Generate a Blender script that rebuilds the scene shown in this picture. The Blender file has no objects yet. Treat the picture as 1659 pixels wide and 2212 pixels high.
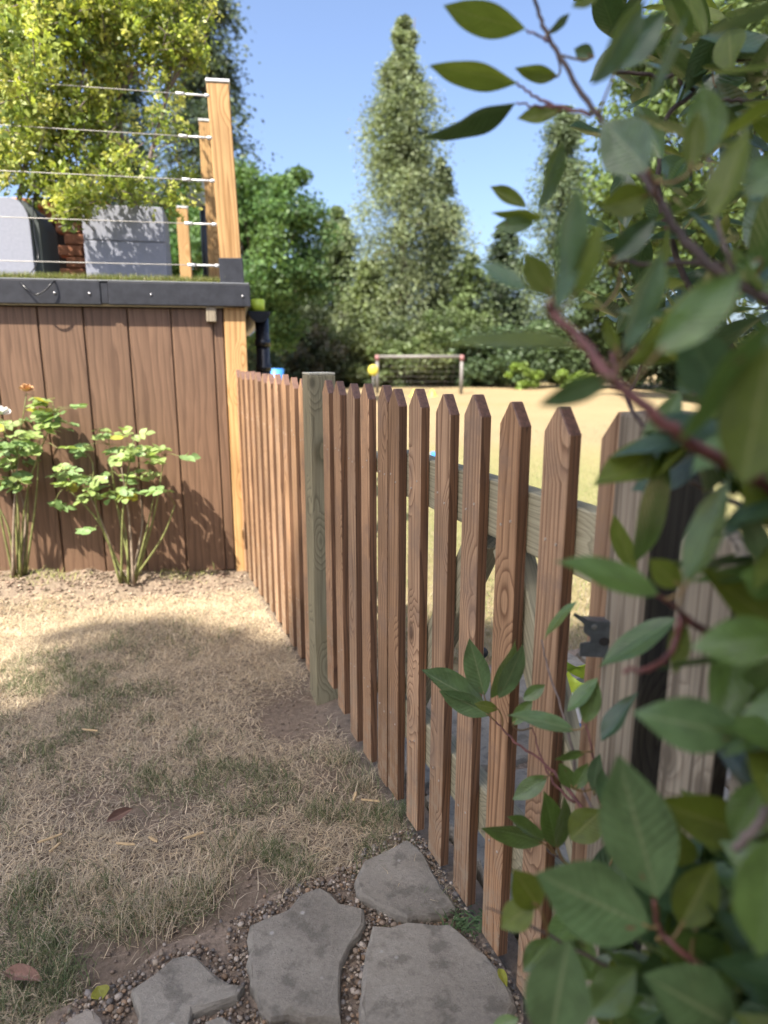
import bpy, bmesh, math, random
import numpy as np
from mathutils import Vector, Matrix
R = math.radians
rng = np.random.default_rng(7)
random.seed(7)

# ------------------------------------------------------------------ camera, sky, sun, exposure
scene = bpy.context.scene
CAM_H = 1.05
PITCH = R(12.8)
cam_data = bpy.data.cameras.new('camera')
cam = bpy.data.objects.new('camera', cam_data)
scene.collection.objects.link(cam)
scene.camera = cam
cam.location = (0, 0, CAM_H)
cam.rotation_euler = (R(90) - PITCH, 0, 0)
cam_data.sensor_fit = 'VERTICAL'
cam_data.sensor_height = 36.0
cam_data.lens = 24.0
cam_data.clip_start = 0.02
cam_data.clip_end = 600
cam_data.dof.use_dof = True
cam_data.dof.focus_distance = 1.38
cam_data.dof.aperture_fstop = 3.1

SUN_TO = Vector((-0.33, -0.49, 0.81)).normalized()
world = bpy.data.worlds.new('World')
scene.world = world
world.use_nodes = True
wn = world.node_tree
bg = wn.nodes['Background']
sky = wn.nodes.new('ShaderNodeTexSky')
sky.sky_type = 'NISHITA'
sky.sun_disc = False
sky.sun_elevation = math.asin(SUN_TO.z)
sky.sun_rotation = math.atan2(SUN_TO.x, SUN_TO.y)
sky.air_density = 0.7
sky.dust_density = 3.5
sky.ozone_density = 2.5
wn.links.new(sky.outputs[0], bg.inputs[0])
bg.inputs[1].default_value = 0.13
sun_data = bpy.data.lights.new('sun', 'SUN')
sun_data.energy = 5.0
sun_data.angle = R(0.53)
sun_data.color = (1.0, 0.93, 0.82)
sun = bpy.data.objects.new('sun', sun_data)
scene.collection.objects.link(sun)
sun.rotation_euler = SUN_TO.to_track_quat('Z', 'Y').to_euler()
scene.view_settings.view_transform = 'Standard'
scene.view_settings.look = 'None'
scene.view_settings.exposure = 1.5
scene.view_settings.gamma = 1.0
scene.render.engine = 'CYCLES'
scene.cycles.use_denoising = True
scene.cycles.max_bounces = 8
scene.cycles.transparent_max_bounces = 6
scene.cycles.sample_clamp_indirect = 6.0

# ------------------------------------------------------------------ helpers
COL = scene.collection
FPX, CX, CY = 1475.0, 829.5, 1106.0


def ray(px, py):
    c, s = math.cos(PITCH), math.sin(PITCH)
    x, d = px - CX, py - CY
    return Vector((x, FPX * c - d * s, -(FPX * s + d * c)))


def at(px, py, Y):
    """world point seen at photo position (px,py) at forward distance Y"""
    d = ray(px, py)
    return Vector((0, 0, CAM_H)) + d * (Y / d.y)


def ground_at(px, py, z=0.0):
    d = ray(px, py)
    return Vector((0, 0, CAM_H)) + d * ((z - CAM_H) / d.z)


def tag(o, label=None, cat=None, group=None, kind=None):
    if label: o['label'] = label
    if cat: o['category'] = cat
    if group: o['group'] = group
    if kind: o['kind'] = kind
    return o


def link(name, data, parent=None, mat=None):
    o = bpy.data.objects.new(name, data)
    COL.objects.link(o)
    if parent is not None: o.parent = parent
    if mat is not None and data is not None:
        if len(data.materials) == 0: data.materials.append(mat)
    return o


def empty(name, loc, label, cat, group=None, rz=0.0):
    o = bpy.data.objects.new(name, None)
    COL.objects.link(o)
    o.empty_display_size = 0.1
    o.location = loc
    o.rotation_euler = (0, 0, rz)
    bpy.context.view_layer.update()
    return tag(o, label, cat, group)


def under(o, parent):
    """parent while keeping the world placement the mesh was written in"""
    o.parent = parent
    m = Matrix.LocRotScale(parent.location, parent.rotation_euler, parent.scale)
    if parent.parent is not None:
        p = parent.parent
        m = Matrix.LocRotScale(p.location, p.rotation_euler, p.scale) @ parent.matrix_parent_inverse @ m
    o.matrix_parent_inverse = m.inverted()
    return o


def np_mesh(name, V, F, smooth=False, col=None, uv=None, mat_idx=None):
    """V (n,3), F (m,k) numpy -> mesh; col per vertex (n,3)"""
    V = np.asarray(V, dtype=np.float32)
    F = np.asarray(F, dtype=np.int32)
    me = bpy.data.meshes.new(name)
    k = F.shape[1]
    me.vertices.add(len(V)); me.vertices.foreach_set('co', V.ravel())
    me.loops.add(F.size); me.loops.foreach_set('vertex_index', F.ravel())
    me.polygons.add(len(F))
    me.polygons.foreach_set('loop_start', np.arange(0, F.size, k, dtype=np.int32))
    if smooth: me.polygons.foreach_set('use_smooth', np.ones(len(F), dtype=bool))
    if col is not None:
        ca = me.color_attributes.new('col', 'FLOAT_COLOR', 'POINT')
        c4 = np.ones((len(V), 4), dtype=np.float32); c4[:, :3] = col
        ca.data.foreach_set('color', c4.ravel())
    if uv is not None:
        ul = me.uv_layers.new(name='UVMap')
        ul.data.foreach_set('uv', np.asarray(uv, dtype=np.float32)[F.ravel()].ravel())
    me.update(calc_edges=True)
    me.validate()
    return me


def bm_mesh(name, bm, smooth=False):
    me = bpy.data.meshes.new(name)
    bmesh.ops.recalc_face_normals(bm, faces=bm.faces)
    bm.to_mesh(me); bm.free()
    if smooth:
        for p in me.polygons: p.use_smooth = True
    return me


def box_mesh(name, sx, sy, sz, bevel=0.003, seg=1, origin=(0, 0, 0)):
    bm = bmesh.new()
    bmesh.ops.create_cube(bm, size=1.0)
    for v in bm.verts:
        v.co = Vector((v.co.x * sx + origin[0], v.co.y * sy + origin[1], v.co.z * sz + origin[2]))
    if bevel > 0:
        bmesh.ops.bevel(bm, geom=list(bm.edges), offset=bevel, segments=seg, affect='EDGES', profile=0.5)
    return bm_mesh(name, bm)


def prism_mesh(name, pts, depth, bevel=0.002, axis='y'):
    """polygon in local XZ extruded along +Y"""
    bm = bmesh.new()
    a = [bm.verts.new((x, 0, z)) for x, z in pts]
    b = [bm.verts.new((x, depth, z)) for x, z in pts]
    n = len(pts)
    bm.faces.new(a); bm.faces.new(b[::-1])
    for i in range(n):
        bm.faces.new((a[i], a[(i + 1) % n], b[(i + 1) % n], b[i]))
    bmesh.ops.recalc_face_normals(bm, faces=bm.faces)
    if bevel > 0:
        bmesh.ops.bevel(bm, geom=list(bm.edges), offset=bevel, segments=1, affect='EDGES')
    return bm_mesh(name, bm)


def tube_arrays(pts, radii, sides=7):
    P = [Vector(p) for p in pts]
    n = len(P)
    if not hasattr(radii, '__len__'): radii = [radii] * n
    V = []; F = []
    up = Vector((0.13, 0.21, 1.0)).normalized()
    prev = None
    for i in range(n):
        t = (P[min(i + 1, n - 1)] - P[max(i - 1, 0)])
        t = t.normalized() if t.length > 1e-9 else Vector((0, 0, 1))
        ref = prev if prev is not None else (up if abs(t.dot(up)) < 0.95 else Vector((1, 0, 0)))
        a = (ref - t * ref.dot(t)).normalized(); b = t.cross(a); prev = a
        for k in range(sides):
            an = 2 * math.pi * k / sides
            V.append(P[i] + (a * math.cos(an) + b * math.sin(an)) * radii[i])
    for i in range(n - 1):
        for k in range(sides):
            k2 = (k + 1) % sides
            F.append((i * sides + k, i * sides + k2, (i + 1) * sides + k2, (i + 1) * sides + k))
    c0 = len(V); V.append(P[0]); V.append(P[-1])
    for k in range(sides):
        k2 = (k + 1) % sides
        F.append((c0, k2, k, k))
        F.append((c0 + 1, (n - 1) * sides + k, (n - 1) * sides + k2, (n - 1) * sides + k2))
    return V, F


def tubes_mesh(name, chains, sides=7):
    bm = bmesh.new()
    for pts, rad in chains:
        V, F = tube_arrays(pts, rad, sides)
        vs = [bm.verts.new(v) for v in V]
        for f in F:
            ids = []
            for q in f:
                if q not in ids: ids.append(q)
            try: bm.faces.new([vs[q] for q in ids])
            except ValueError: pass
    return bm_mesh(name, bm, smooth=True)


def smooth_path(pts, n=6):
    """Catmull-Rom"""
    P = [Vector(p) for p in pts]
    Q = [P[0] * 2 - P[1]] + P + [P[-1] * 2 - P[-2]]
    out = []
    for i in range(1, len(Q) - 2):
        for k in range(n):
            t = k / n
            a, b, c, d = Q[i - 1], Q[i], Q[i + 1], Q[i + 2]
            out.append(0.5 * ((2 * b) + (c - a) * t + (2 * a - 5 * b + 4 * c - d) * t * t + (3 * b - a - 3 * c + d) * t ** 3))
    out.append(P[-1])
    return out


# smooth value noise for heights and masks
_perm = rng.random((64, 64))


def vnoise(x, y, s):
    x = np.asarray(x) * s + 17.3; y = np.asarray(y) * s + 9.1
    xi = np.floor(x).astype(int); yi = np.floor(y).astype(int)
    fx = x - xi; fy = y - yi
    fx = fx * fx * (3 - 2 * fx); fy = fy * fy * (3 - 2 * fy)
    g = lambda a, b: _perm[a % 64, b % 64]
    return (g(xi, yi) * (1 - fx) + g(xi + 1, yi) * fx) * (1 - fy) + (g(xi, yi + 1) * (1 - fx) + g(xi + 1, yi + 1) * fx) * fy


# ------------------------------------------------------------------ materials
def new_mat(name):
    m = bpy.data.materials.new(name); m.use_nodes = True
    nt = m.node_tree
    return m, nt, nt.nodes['Principled BSDF']


def N(nt, t, **kw):
    n = nt.nodes.new(t)
    for k, v in kw.items():
        if k.startswith('i_'):
            key = k[2:]
            n.inputs[int(key) if key.isdigit() else key].default_value = v
        else: setattr(n, k, v)
    return n


def L(nt, a, b): nt.links.new(a, b)


def ramp(nt, fac, stops):
    r = nt.nodes.new('ShaderNodeValToRGB')
    e = r.color_ramp.elements
    while len(e) < len(stops): e.new(0.5)
    for el, (p, c) in zip(e, stops):
        el.position = p
        el.color = (c[0], c[1], c[2], 1) if hasattr(c, '__len__') else (c, c, c, 1)
    if fac is not None: nt.links.new(fac, r.inputs[0])
    return r


def mixc(nt, fac, a, b, mode='MIX'):
    m = nt.nodes.new('ShaderNodeMix'); m.data_type = 'RGBA'; m.blend_type = mode
    for sock, v in ((m.inputs[0], fac), (m.inputs[6], a), (m.inputs[7], b)):
        if isinstance(v, (int, float)): sock.default_value = v
        elif isinstance(v, tuple): sock.default_value = (v[0], v[1], v[2], 1)
        else: nt.links.new(v, sock)
    return m.outputs[2]


def bump(nt, bsdf, h, strength=0.3, dist=0.004):
    b = nt.nodes.new('ShaderNodeBump'); b.inputs['Strength'].default_value = strength; b.inputs['Distance'].default_value = dist
    nt.links.new(h, b.inputs['Height']); nt.links.new(b.outputs[0], bsdf.inputs['Normal'])


def simple(name, col, rough=0.6, metal=0.0, noise=0.15, scale=20.0, bumps=0.0, spec=0.5):
    m, nt, b = new_mat(name)
    tc = N(nt, 'ShaderNodeTexCoord')
    no = N(nt, 'ShaderNodeTexNoise', i_Scale=scale, i_Detail=5.0, i_Roughness=0.65)
    L(nt, tc.outputs['Object'], no.inputs['Vector'])
    lo = tuple(c * (1 - noise) for c in col); hi = tuple(min(1, c * (1 + noise)) for c in col)
    r = ramp(nt, no.outputs['Fac'], [(0.3, lo), (0.7, hi)])
    L(nt, r.outputs[0], b.inputs['Base Color'])
    b.inputs['Roughness'].default_value = rough; b.inputs['Metallic'].default_value = metal
    b.inputs['Specular IOR Level'].default_value = spec
    if bumps > 0: bump(nt, b, no.outputs['Fac'], bumps, 0.003)
    return m


def wood(name, light, dark, rough=0.65, ring=26.0, knots=True, grime=None, stretch=0.055, bumps=0.25, spec=0.3, vary=0.28, crackdark=0.0, splash=None, hue=None):
    """timber sawn along local Z"""
    m, nt, b = new_mat(name)
    tc = N(nt, 'ShaderNodeTexCoord'); oi = N(nt, 'ShaderNodeObjectInfo')
    off = N(nt, 'ShaderNodeVectorMath', operation='MULTIPLY')
    cmb = N(nt, 'ShaderNodeCombineXYZ')
    for k in range(3): L(nt, oi.outputs['Random'], cmb.inputs[k])
    off.inputs[1].default_value = (0.35, 0.23, 37.0); L(nt, cmb.outputs[0], off.inputs[0])
    add = N(nt, 'ShaderNodeVectorMath', operation='ADD')
    L(nt, tc.outputs['Object'], add.inputs[0]); L(nt, off.outputs[0], add.inputs[1])
    # knots pull the grain round them
    kn = N(nt, 'ShaderNodeMapping'); kn.inputs['Scale'].default_value = (8, 8, 4.2); L(nt, add.outputs[0], kn.inputs[0])
    vo = N(nt, 'ShaderNodeTexVoronoi', i_Scale=1.0, i_Randomness=1.0); L(nt, kn.outputs[0], vo.inputs['Vector'])
    kd = ramp(nt, vo.outputs['Distance'], [(0.0, 1.0), (0.42, 0.0)])
    mp = N(nt, 'ShaderNodeMapping'); mp.inputs['Scale'].default_value = (1, 1, stretch); L(nt, add.outputs[0], mp.inputs[0])
    no = N(nt, 'ShaderNodeTexNoise', i_Scale=14.0, i_Detail=2.0, i_Roughness=0.5); L(nt, mp.outputs[0], no.inputs['Vector'])
    sc = N(nt, 'ShaderNodeVectorMath', operation='SCALE'); sc.inputs['Scale'].default_value = 0.085
    L(nt, no.outputs['Color'], sc.inputs[0])
    a2 = N(nt, 'ShaderNodeVectorMath', operation='ADD'); L(nt, mp.outputs[0], a2.inputs[0]); L(nt, sc.outputs[0], a2.inputs[1])
    if knots:
        ks = N(nt, 'ShaderNodeVectorMath', operation='SCALE'); ks.inputs['Scale'].default_value = 0.05
        L(nt, kd.outputs[0], ks.inputs[0])
        a3 = N(nt, 'ShaderNodeVectorMath', operation='ADD'); L(nt, a2.outputs[0], a3.inputs[0]); L(nt, ks.outputs[0], a3.inputs[1]); a2 = a3
    wv = N(nt, 'ShaderNodeTexWave', wave_type='RINGS', rings_direction='Z', wave_profile='SAW', i_Scale=ring, i_Distortion=1.2, i_Detail=2.0)
    wv.inputs['Detail Scale'].default_value = 2.0
    L(nt, a2.outputs[0], wv.inputs['Vector'])
    fm = N(nt, 'ShaderNodeMapping'); fm.inputs['Scale'].default_value = (420, 420, 7); L(nt, add.outputs[0], fm.inputs[0])
    fi = N(nt, 'ShaderNodeTexNoise', i_Scale=1.0, i_Detail=3.0); L(nt, fm.outputs[0], fi.inputs['Vector'])
    mid = tuple((p * 0.7 + q * 0.3) for p, q in zip(light, dark))
    rp = ramp(nt, wv.outputs['Fac'], [(0.0, light), (0.55, mid), (0.9, dark), (1.0, light)])
    fr = ramp(nt, fi.outputs['Fac'], [(0.3, 0.72), (0.65, 1.08)])
    c = mixc(nt, 1.0, rp.outputs[0], fr.outputs[0], 'MULTIPLY')
    # board to board and slow variation
    hv = N(nt, 'ShaderNodeTexNoise', i_Scale=3.2, i_Detail=4.0); L(nt, add.outputs[0], hv.inputs['Vector'])
    hr = ramp(nt, hv.outputs['Fac'], [(0.3, 1 - vary), (0.7, 1 + vary * 0.6)])
    c = mixc(nt, 1.0, c, hr.outputs[0], 'MULTIPLY')
    br = ramp(nt, oi.outputs['Random'], [(0.0, 1 - vary * 0.9), (1.0, 1 + vary * 0.5)])
    c = mixc(nt, 1.0, c, br.outputs[0], 'MULTIPLY')
    if knots:
        kk = ramp(nt, vo.outputs['Distance'], [(0.0, 1.0), (0.055, 1.0), (0.085, 0.35), (0.1, 0.75), (0.13, 0.0)])
        c = mixc(nt, kk.outputs[0], c, tuple(q * 0.5 for q in dark))
    if grime:
        g = N(nt, 'ShaderNodeTexNoise', i_Scale=9.0, i_Detail=6.0, i_Roughness=0.7); L(nt, add.outputs[0], g.inputs['Vector'])
        gr = ramp(nt, g.outputs['Fac'], [(0.5, 0.0), (0.72, 1.0)])
        c = mixc(nt, gr.outputs[0], c, grime)
    if hue:
        h1 = N(nt, 'ShaderNodeMath', operation='MULTIPLY'); L(nt, oi.outputs['Random'], h1.inputs[0]); h1.inputs[1].default_value = 7.31
        h2 = N(nt, 'ShaderNodeMath', operation='FRACT'); L(nt, h1.outputs[0], h2.inputs[0])
        h3 = N(nt, 'ShaderNodeMath', operation='MULTIPLY'); L(nt, h2.outputs[0], h3.inputs[0]); h3.inputs[1].default_value = 0.55
        c = mixc(nt, h3.outputs[0], c, mixc(nt, 1.0, c, hue, 'MULTIPLY'))
    if splash:
        sz = N(nt, 'ShaderNodeSeparateXYZ'); L(nt, tc.outputs['Object'], sz.inputs[0])
        zr = ramp(nt, sz.outputs['Z'], [(0.0, 1.0), (0.30, 0.0)])
        sn_ = N(nt, 'ShaderNodeTexNoise', i_Scale=34.0, i_Detail=6.0, i_Roughness=0.7); L(nt, add.outputs[0], sn_.inputs['Vector'])
        sr = ramp(nt, sn_.outputs['Fac'], [(0.46, 0.0), (0.62, 0.8)])
        sm_ = N(nt, 'ShaderNodeMath', operation='MULTIPLY'); L(nt, zr.outputs[0], sm_.inputs[0]); L(nt, sr.outputs[0], sm_.inputs[1])
        c = mixc(nt, sm_.outputs[0], c, splash)
    if crackdark > 0:
        cm = N(nt, 'ShaderNodeMapping'); cm.inputs['Scale'].default_value = (160, 160, 2.0); L(nt, add.outputs[0], cm.inputs[0])
        cn = N(nt, 'ShaderNodeTexNoise', i_Scale=1.0, i_Detail=4.0); L(nt, cm.outputs[0], cn.inputs['Vector'])
        cr = ramp(nt, cn.outputs['Fac'], [(0.38, 1.0), (0.47, 0.0)])
        c = mixc(nt, cr.outputs[0], c, tuple(q * (1 - crackdark) for q in dark))
    L(nt, c, b.inputs['Base Color'])
    b.inputs['Roughness'].default_value = rough
    b.inputs['Specular IOR Level'].default_value = spec
    hb = N(nt, 'ShaderNodeMath', operation='ADD'); L(nt, wv.outputs['Fac'], hb.inputs[0]); L(nt, fi.outputs['Fac'], hb.inputs[1])
    bump(nt, b, hb.outputs[0], bumps, 0.0015)
    return m


def leafy(name, trans=0.35, rough=0.5, spec=0.4, tint=(1.0, 1.0, 0.55)):
    """foliage with its colour stored per leaf"""
    m, nt, b = new_mat(name)
    at_ = N(nt, 'ShaderNodeAttribute', attribute_name='col')
    L(nt, at_.outputs['Color'], b.inputs['Base Color'])
    b.inputs['Roughness'].default_value = rough; b.inputs['Specular IOR Level'].default_value = spec
    tr = N(nt, 'ShaderNodeBsdfTranslucent')
    tc = mixc(nt, 1.0, at_.outputs['Color'], (1.5 * tint[0], 1.5 * tint[1], 1.5 * tint[2]), 'MULTIPLY')
    L(nt, tc, tr.inputs['Color'])
    mx = N(nt, 'ShaderNodeMixShader'); mx.inputs[0].default_value = trans
    L(nt, b.outputs[0], mx.inputs[1]); L(nt, tr.outputs[0], mx.inputs[2])
    out = nt.nodes['Material Output']; L(nt, mx.outputs[0], out.inputs[0])
    return m


def leaf_uv_mat(name, base, rib, trans=0.3, rough=0.38, blotch=None, vary=0.25, tcol=(0.2, 0.3, 0.03), spec=0.5):
    m, nt, b = new_mat(name)
    uv = N(nt, 'ShaderNodeUVMap'); sp = N(nt, 'ShaderNodeSeparateXYZ'); L(nt, uv.outputs[0], sp.inputs[0])
    oi = N(nt, 'ShaderNodeObjectInfo')
    d = N(nt, 'ShaderNodeMath', operation='SUBTRACT'); L(nt, sp.outputs['Y'], d.inputs[0]); d.inputs[1].default_value = 0.5
    ab = N(nt, 'ShaderNodeMath', operation='ABSOLUTE'); L(nt, d.outputs[0], ab.inputs[0])
    ribm = ramp(nt, ab.outputs[0], [(0.0, 1.0), (0.018, 0.8), (0.035, 0.0)])
    # side veins sweep towards the tip
    mu = N(nt, 'ShaderNodeMath', operation='MULTIPLY'); L(nt, ab.outputs[0], mu.inputs[0]); mu.inputs[1].default_value = -0.42
    sm = N(nt, 'ShaderNodeMath', operation='ADD'); L(nt, sp.outputs['X'], sm.inputs[0]); L(nt, mu.outputs[0], sm.inputs[1])
    sn = N(nt, 'ShaderNodeMath', operation='MULTIPLY'); L(nt, sm.outputs[0], sn.inputs[0]); sn.inputs[1].default_value = 80.0
    si = N(nt, 'ShaderNodeMath', operation='SINE'); L(nt, sn.outputs[0], si.inputs[0])
    vn = ramp(nt, si.outputs[0], [(0.86, 0.0), (1.0, 0.28)])
    tc = N(nt, 'ShaderNodeTexCoord')
    no = N(nt, 'ShaderNodeTexNoise', i_Scale=5.0, i_Detail=4.0); L(nt, uv.outputs[0], no.inputs['Vector'])
    no.noise_dimensions = '4D'; L(nt, oi.outputs['Random'], no.inputs['W'])
    nr = ramp(nt, no.outputs['Fac'], [(0.3, 1 - vary), (0.7, 1 + vary)])
    br = ramp(nt, oi.outputs['Random'], [(0.0, 1 - vary), (1.0, 1 + vary)])
    c = mixc(nt, 1.0, base, nr.outputs[0], 'MULTIPLY')
    c = mixc(nt, 1.0, c, br.outputs[0], 'MULTIPLY')
    c = mixc(nt, vn.outputs[0], c, rib)
    c = mixc(nt, ribm.outputs[0], c, rib)
    if blotch:
        vo = N(nt, 'ShaderNodeTexNoise', i_Scale=3.3, i_Detail=2.0); vo.noise_dimensions = '4D'
        L(nt, uv.outputs[0], vo.inputs['Vector']); L(nt, oi.outputs['Random'], vo.inputs['W'])
        vr = ramp(nt, vo.outputs['Fac'], [(0.70, 0.0), (0.74, 1.0)])
        c = mixc(nt, vr.outputs[0], c, blotch)
    L(nt, c, b.inputs['Base Color'])
    b.inputs['Roughness'].default_value = rough; b.inputs['Specular IOR Level'].default_value = spec
    b.inputs['Coat Weight'].default_value = 0.3 if rough < 0.42 else 0.05; b.inputs['Coat Roughness'].default_value = 0.16
    wv = N(nt, 'ShaderNodeTexNoise', i_Scale=7.0, i_Detail=2.0); wv.noise_dimensions = '4D'
    L(nt, uv.outputs[0], wv.inputs['Vector']); L(nt, oi.outputs['Random'], wv.inputs['W'])
    wm = N(nt, 'ShaderNodeMath', operation='MULTIPLY_ADD'); L(nt, wv.outputs['Fac'], wm.inputs[0]); wm.inputs[1].default_value = 5.0; L(nt, si.outputs[0], wm.inputs[2])
    bump(nt, b, wm.outputs[0], 0.2, 0.002)
    tr = N(nt, 'ShaderNodeBsdfTranslucent'); 
    t2 = mixc(nt, 0.6, c, tcol); L(nt, t2, tr.inputs['Color'])
    mx = N(nt, 'ShaderNodeMixShader'); mx.inputs[0].default_value = trans
    L(nt, b.outputs[0], mx.inputs[1]); L(nt, tr.outputs[0], mx.inputs[2])
    L(nt, mx.outputs[0], nt.nodes['Material Output'].inputs[0])
    return m


M = {}
M['picket'] = wood('picket_timber', (0.49, 0.29, 0.155), (0.205, 0.102, 0.05), ring=30, vary=0.32, grime=(0.24, 0.15, 0.095), splash=(0.33, 0.26, 0.18), hue=(0.82, 1.0, 1.25))
M['picket_edge_shade'] = wood('rough_sawn_edge_shade_tone', (0.20, 0.105, 0.055), (0.10, 0.05, 0.027), ring=60, vary=0.26, knots=False, bumps=0.6, rough=0.8)  # sawn sides, with the shade on them put into a darker colour
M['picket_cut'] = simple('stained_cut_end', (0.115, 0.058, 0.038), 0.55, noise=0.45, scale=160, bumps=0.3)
M['gate_rail'] = wood('treated_rail_timber', (0.40, 0.36, 0.235), (0.25, 0.225, 0.14), ring=34, vary=0.15)
M['green_post'] = wood('treated_post_timber', (0.31, 0.275, 0.17), (0.17, 0.15, 0.09), ring=24, vary=0.2)
M['gray_wood'] = wood('weathered_timber', (0.35, 0.295, 0.215), (0.24, 0.195, 0.14), ring=30, vary=0.22, rough=0.85, bumps=0.5, crackdark=0.4)
M['deck_timber'] = wood('deck_post_timber', (0.50, 0.31, 0.135), (0.31, 0.165, 0.06), ring=16, vary=0.18)
M['post_cap'] = simple('post_cap_metal', (0.62, 0.62, 0.62), 0.4, 0.2)
M['cladding'] = wood('wood_effect_cladding', (0.172, 0.102, 0.063), (0.112, 0.064, 0.039), ring=11, vary=0.10, rough=0.5, knots=False, stretch=0.12, bumps=0.12, spec=0.4)
M['black'] = simple('black_painted_timber', (0.021, 0.022, 0.027), 0.45, noise=0.35, scale=30, bumps=0.1)
M['black_plastic'] = simple('black_gutter_plastic', (0.012, 0.012, 0.014), 0.25, noise=0.1)
M['steel'] = simple('dull_steel_bolt', (0.45, 0.45, 0.46), 0.35, 0.9)
M['cable'] = simple('steel_cable', (0.34, 0.32, 0.29), 0.35, 0.35)
M['zinc'] = simple('zinc_latch', (0.16, 0.18, 0.20), 0.36, 0.7, noise=0.3, scale=60)
M['planter'] = simple('grey_planter', (0.235, 0.245, 0.295), 0.6, noise=0.09, scale=70, bumps=0.05)
M['planter_side'] = simple('dark_planter', (0.055, 0.065, 0.062), 0.6, noise=0.1, scale=40)
M['brick'] = simple('oven_brick', (0.33, 0.14, 0.075), 0.85, noise=0.3, scale=30, bumps=0.3)
M['clay'] = simple('orange_clay', (0.55, 0.20, 0.06), 0.7, noise=0.2)
M['soot'] = simple('oven_soot', (0.02, 0.018, 0.017), 0.9, noise=0.3)
M['lime'] = simple('lime_plastic', (0.52, 0.66, 0.06), 0.4, noise=0.06)
M['box_grey'] = simple('grey_box_plastic', (0.38, 0.42, 0.37), 0.5, noise=0.1)
M['blue'] = simple('blue_plastic', (0.05, 0.22, 0.62), 0.4, noise=0.1)
M['yellow'] = simple('yellow_plastic', (0.55, 0.46, 0.06), 0.5, noise=0.1)
M['white'] = simple('white_plastic', (0.75, 0.75, 0.74), 0.45, noise=0.06)
M['goal_white'] = simple('weathered_goal_tube', (0.17, 0.16, 0.15), 0.55, noise=0.15)
M['goal_red'] = simple('faded_red_joint', (0.26, 0.12, 0.12), 0.55, noise=0.1)
M['bark'] = simple('tree_bark', (0.10, 0.075, 0.055), 0.9, noise=0.4, scale=14, bumps=0.6)
M['twig_red'] = simple('red_brown_twig', (0.13, 0.045, 0.038), 0.55, noise=0.45, scale=80, bumps=0.4)
M['twig_dark'] = simple('dark_brown_twig', (0.055, 0.036, 0.028), 0.7, noise=0.45, scale=90, bumps=0.5)
M['twig_gray'] = simple('grey_brown_twig', (0.15, 0.115, 0.10), 0.75, noise=0.35, scale=90, bumps=0.5)
M['stalk'] = simple('leaf_stalk', (0.20, 0.13, 0.05), 0.5, noise=0.3, scale=60)
M['cane'] = simple('rose_cane', (0.16, 0.17, 0.055), 0.6, noise=0.4, scale=40, bumps=0.2)
M['cane_old'] = simple('old_rose_cane', (0.22, 0.17, 0.12), 0.8, noise=0.4, scale=40, bumps=0.4)
M['foliage'] = leafy('tree_foliage', 0.3, 0.55)
M['shrubleaf'] = leafy('shrub_foliage', 0.42, 0.42)
M['grassblade'] = leafy('grass_blades', 0.22, 0.75, 0.2, tint=(1.0, 0.95, 0.7))
M['turf'] = leafy('artificial_turf_blades', 0.2, 0.5)
LEAF = {
    'g': leaf_uv_mat('photinia_green', (0.085, 0.145, 0.036), (0.13, 0.20, 0.07), 0.22, rough=0.29, blotch=(0.16, 0.05, 0.045)),
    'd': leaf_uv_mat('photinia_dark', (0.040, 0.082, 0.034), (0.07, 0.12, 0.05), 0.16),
    'y': leaf_uv_mat('photinia_yellow_green', (0.105, 0.145, 0.022), (0.20, 0.22, 0.06), 0.42, rough=0.45, tcol=(0.30, 0.36, 0.03)),
    'b': leaf_uv_mat('photinia_glossy_blue_green', (0.100, 0.165, 0.070), (0.18, 0.23, 0.11), 0.15, rough=0.2, blotch=(0.20, 0.07, 0.055)),
    'r': leaf_uv_mat('photinia_red', (0.22, 0.07, 0.055), (0.25, 0.11, 0.07), 0.25),
}
ROSE = {
    'a': leaf_uv_mat('rose_leaf', (0.27, 0.36, 0.12), (0.24, 0.32, 0.12), 0.38, rough=0.5, tcol=(0.35, 0.5, 0.06)),
    'b': leaf_uv_mat('rose_leaf_deep', (0.18, 0.28, 0.10), (0.2, 0.3, 0.12), 0.3, rough=0.5, tcol=(0.25, 0.42, 0.06)),
    'y': leaf_uv_mat('rose_leaf_yellowing', (0.38, 0.38, 0.05), (0.35, 0.36, 0.1), 0.4, rough=0.5, tcol=(0.6, 0.55, 0.05)),
}
M['petal_white'] = simple('white_petal', (0.8, 0.78, 0.74), 0.5, noise=0.05)
M['petal_dry'] = simple('dried_petal', (0.55, 0.33, 0.16), 0.8, noise=0.3, scale=60)
M['dead_leaf'] = leaf_uv_mat('fallen_leaf_brown', (0.20, 0.115, 0.085), (0.26, 0.17, 0.12), 0.1, rough=0.6, tcol=(0.3, 0.15, 0.1))
M['chip'] = simple('wood_chip', (0.50, 0.36, 0.19), 0.8, noise=0.3, scale=60, bumps=0.3)


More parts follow.
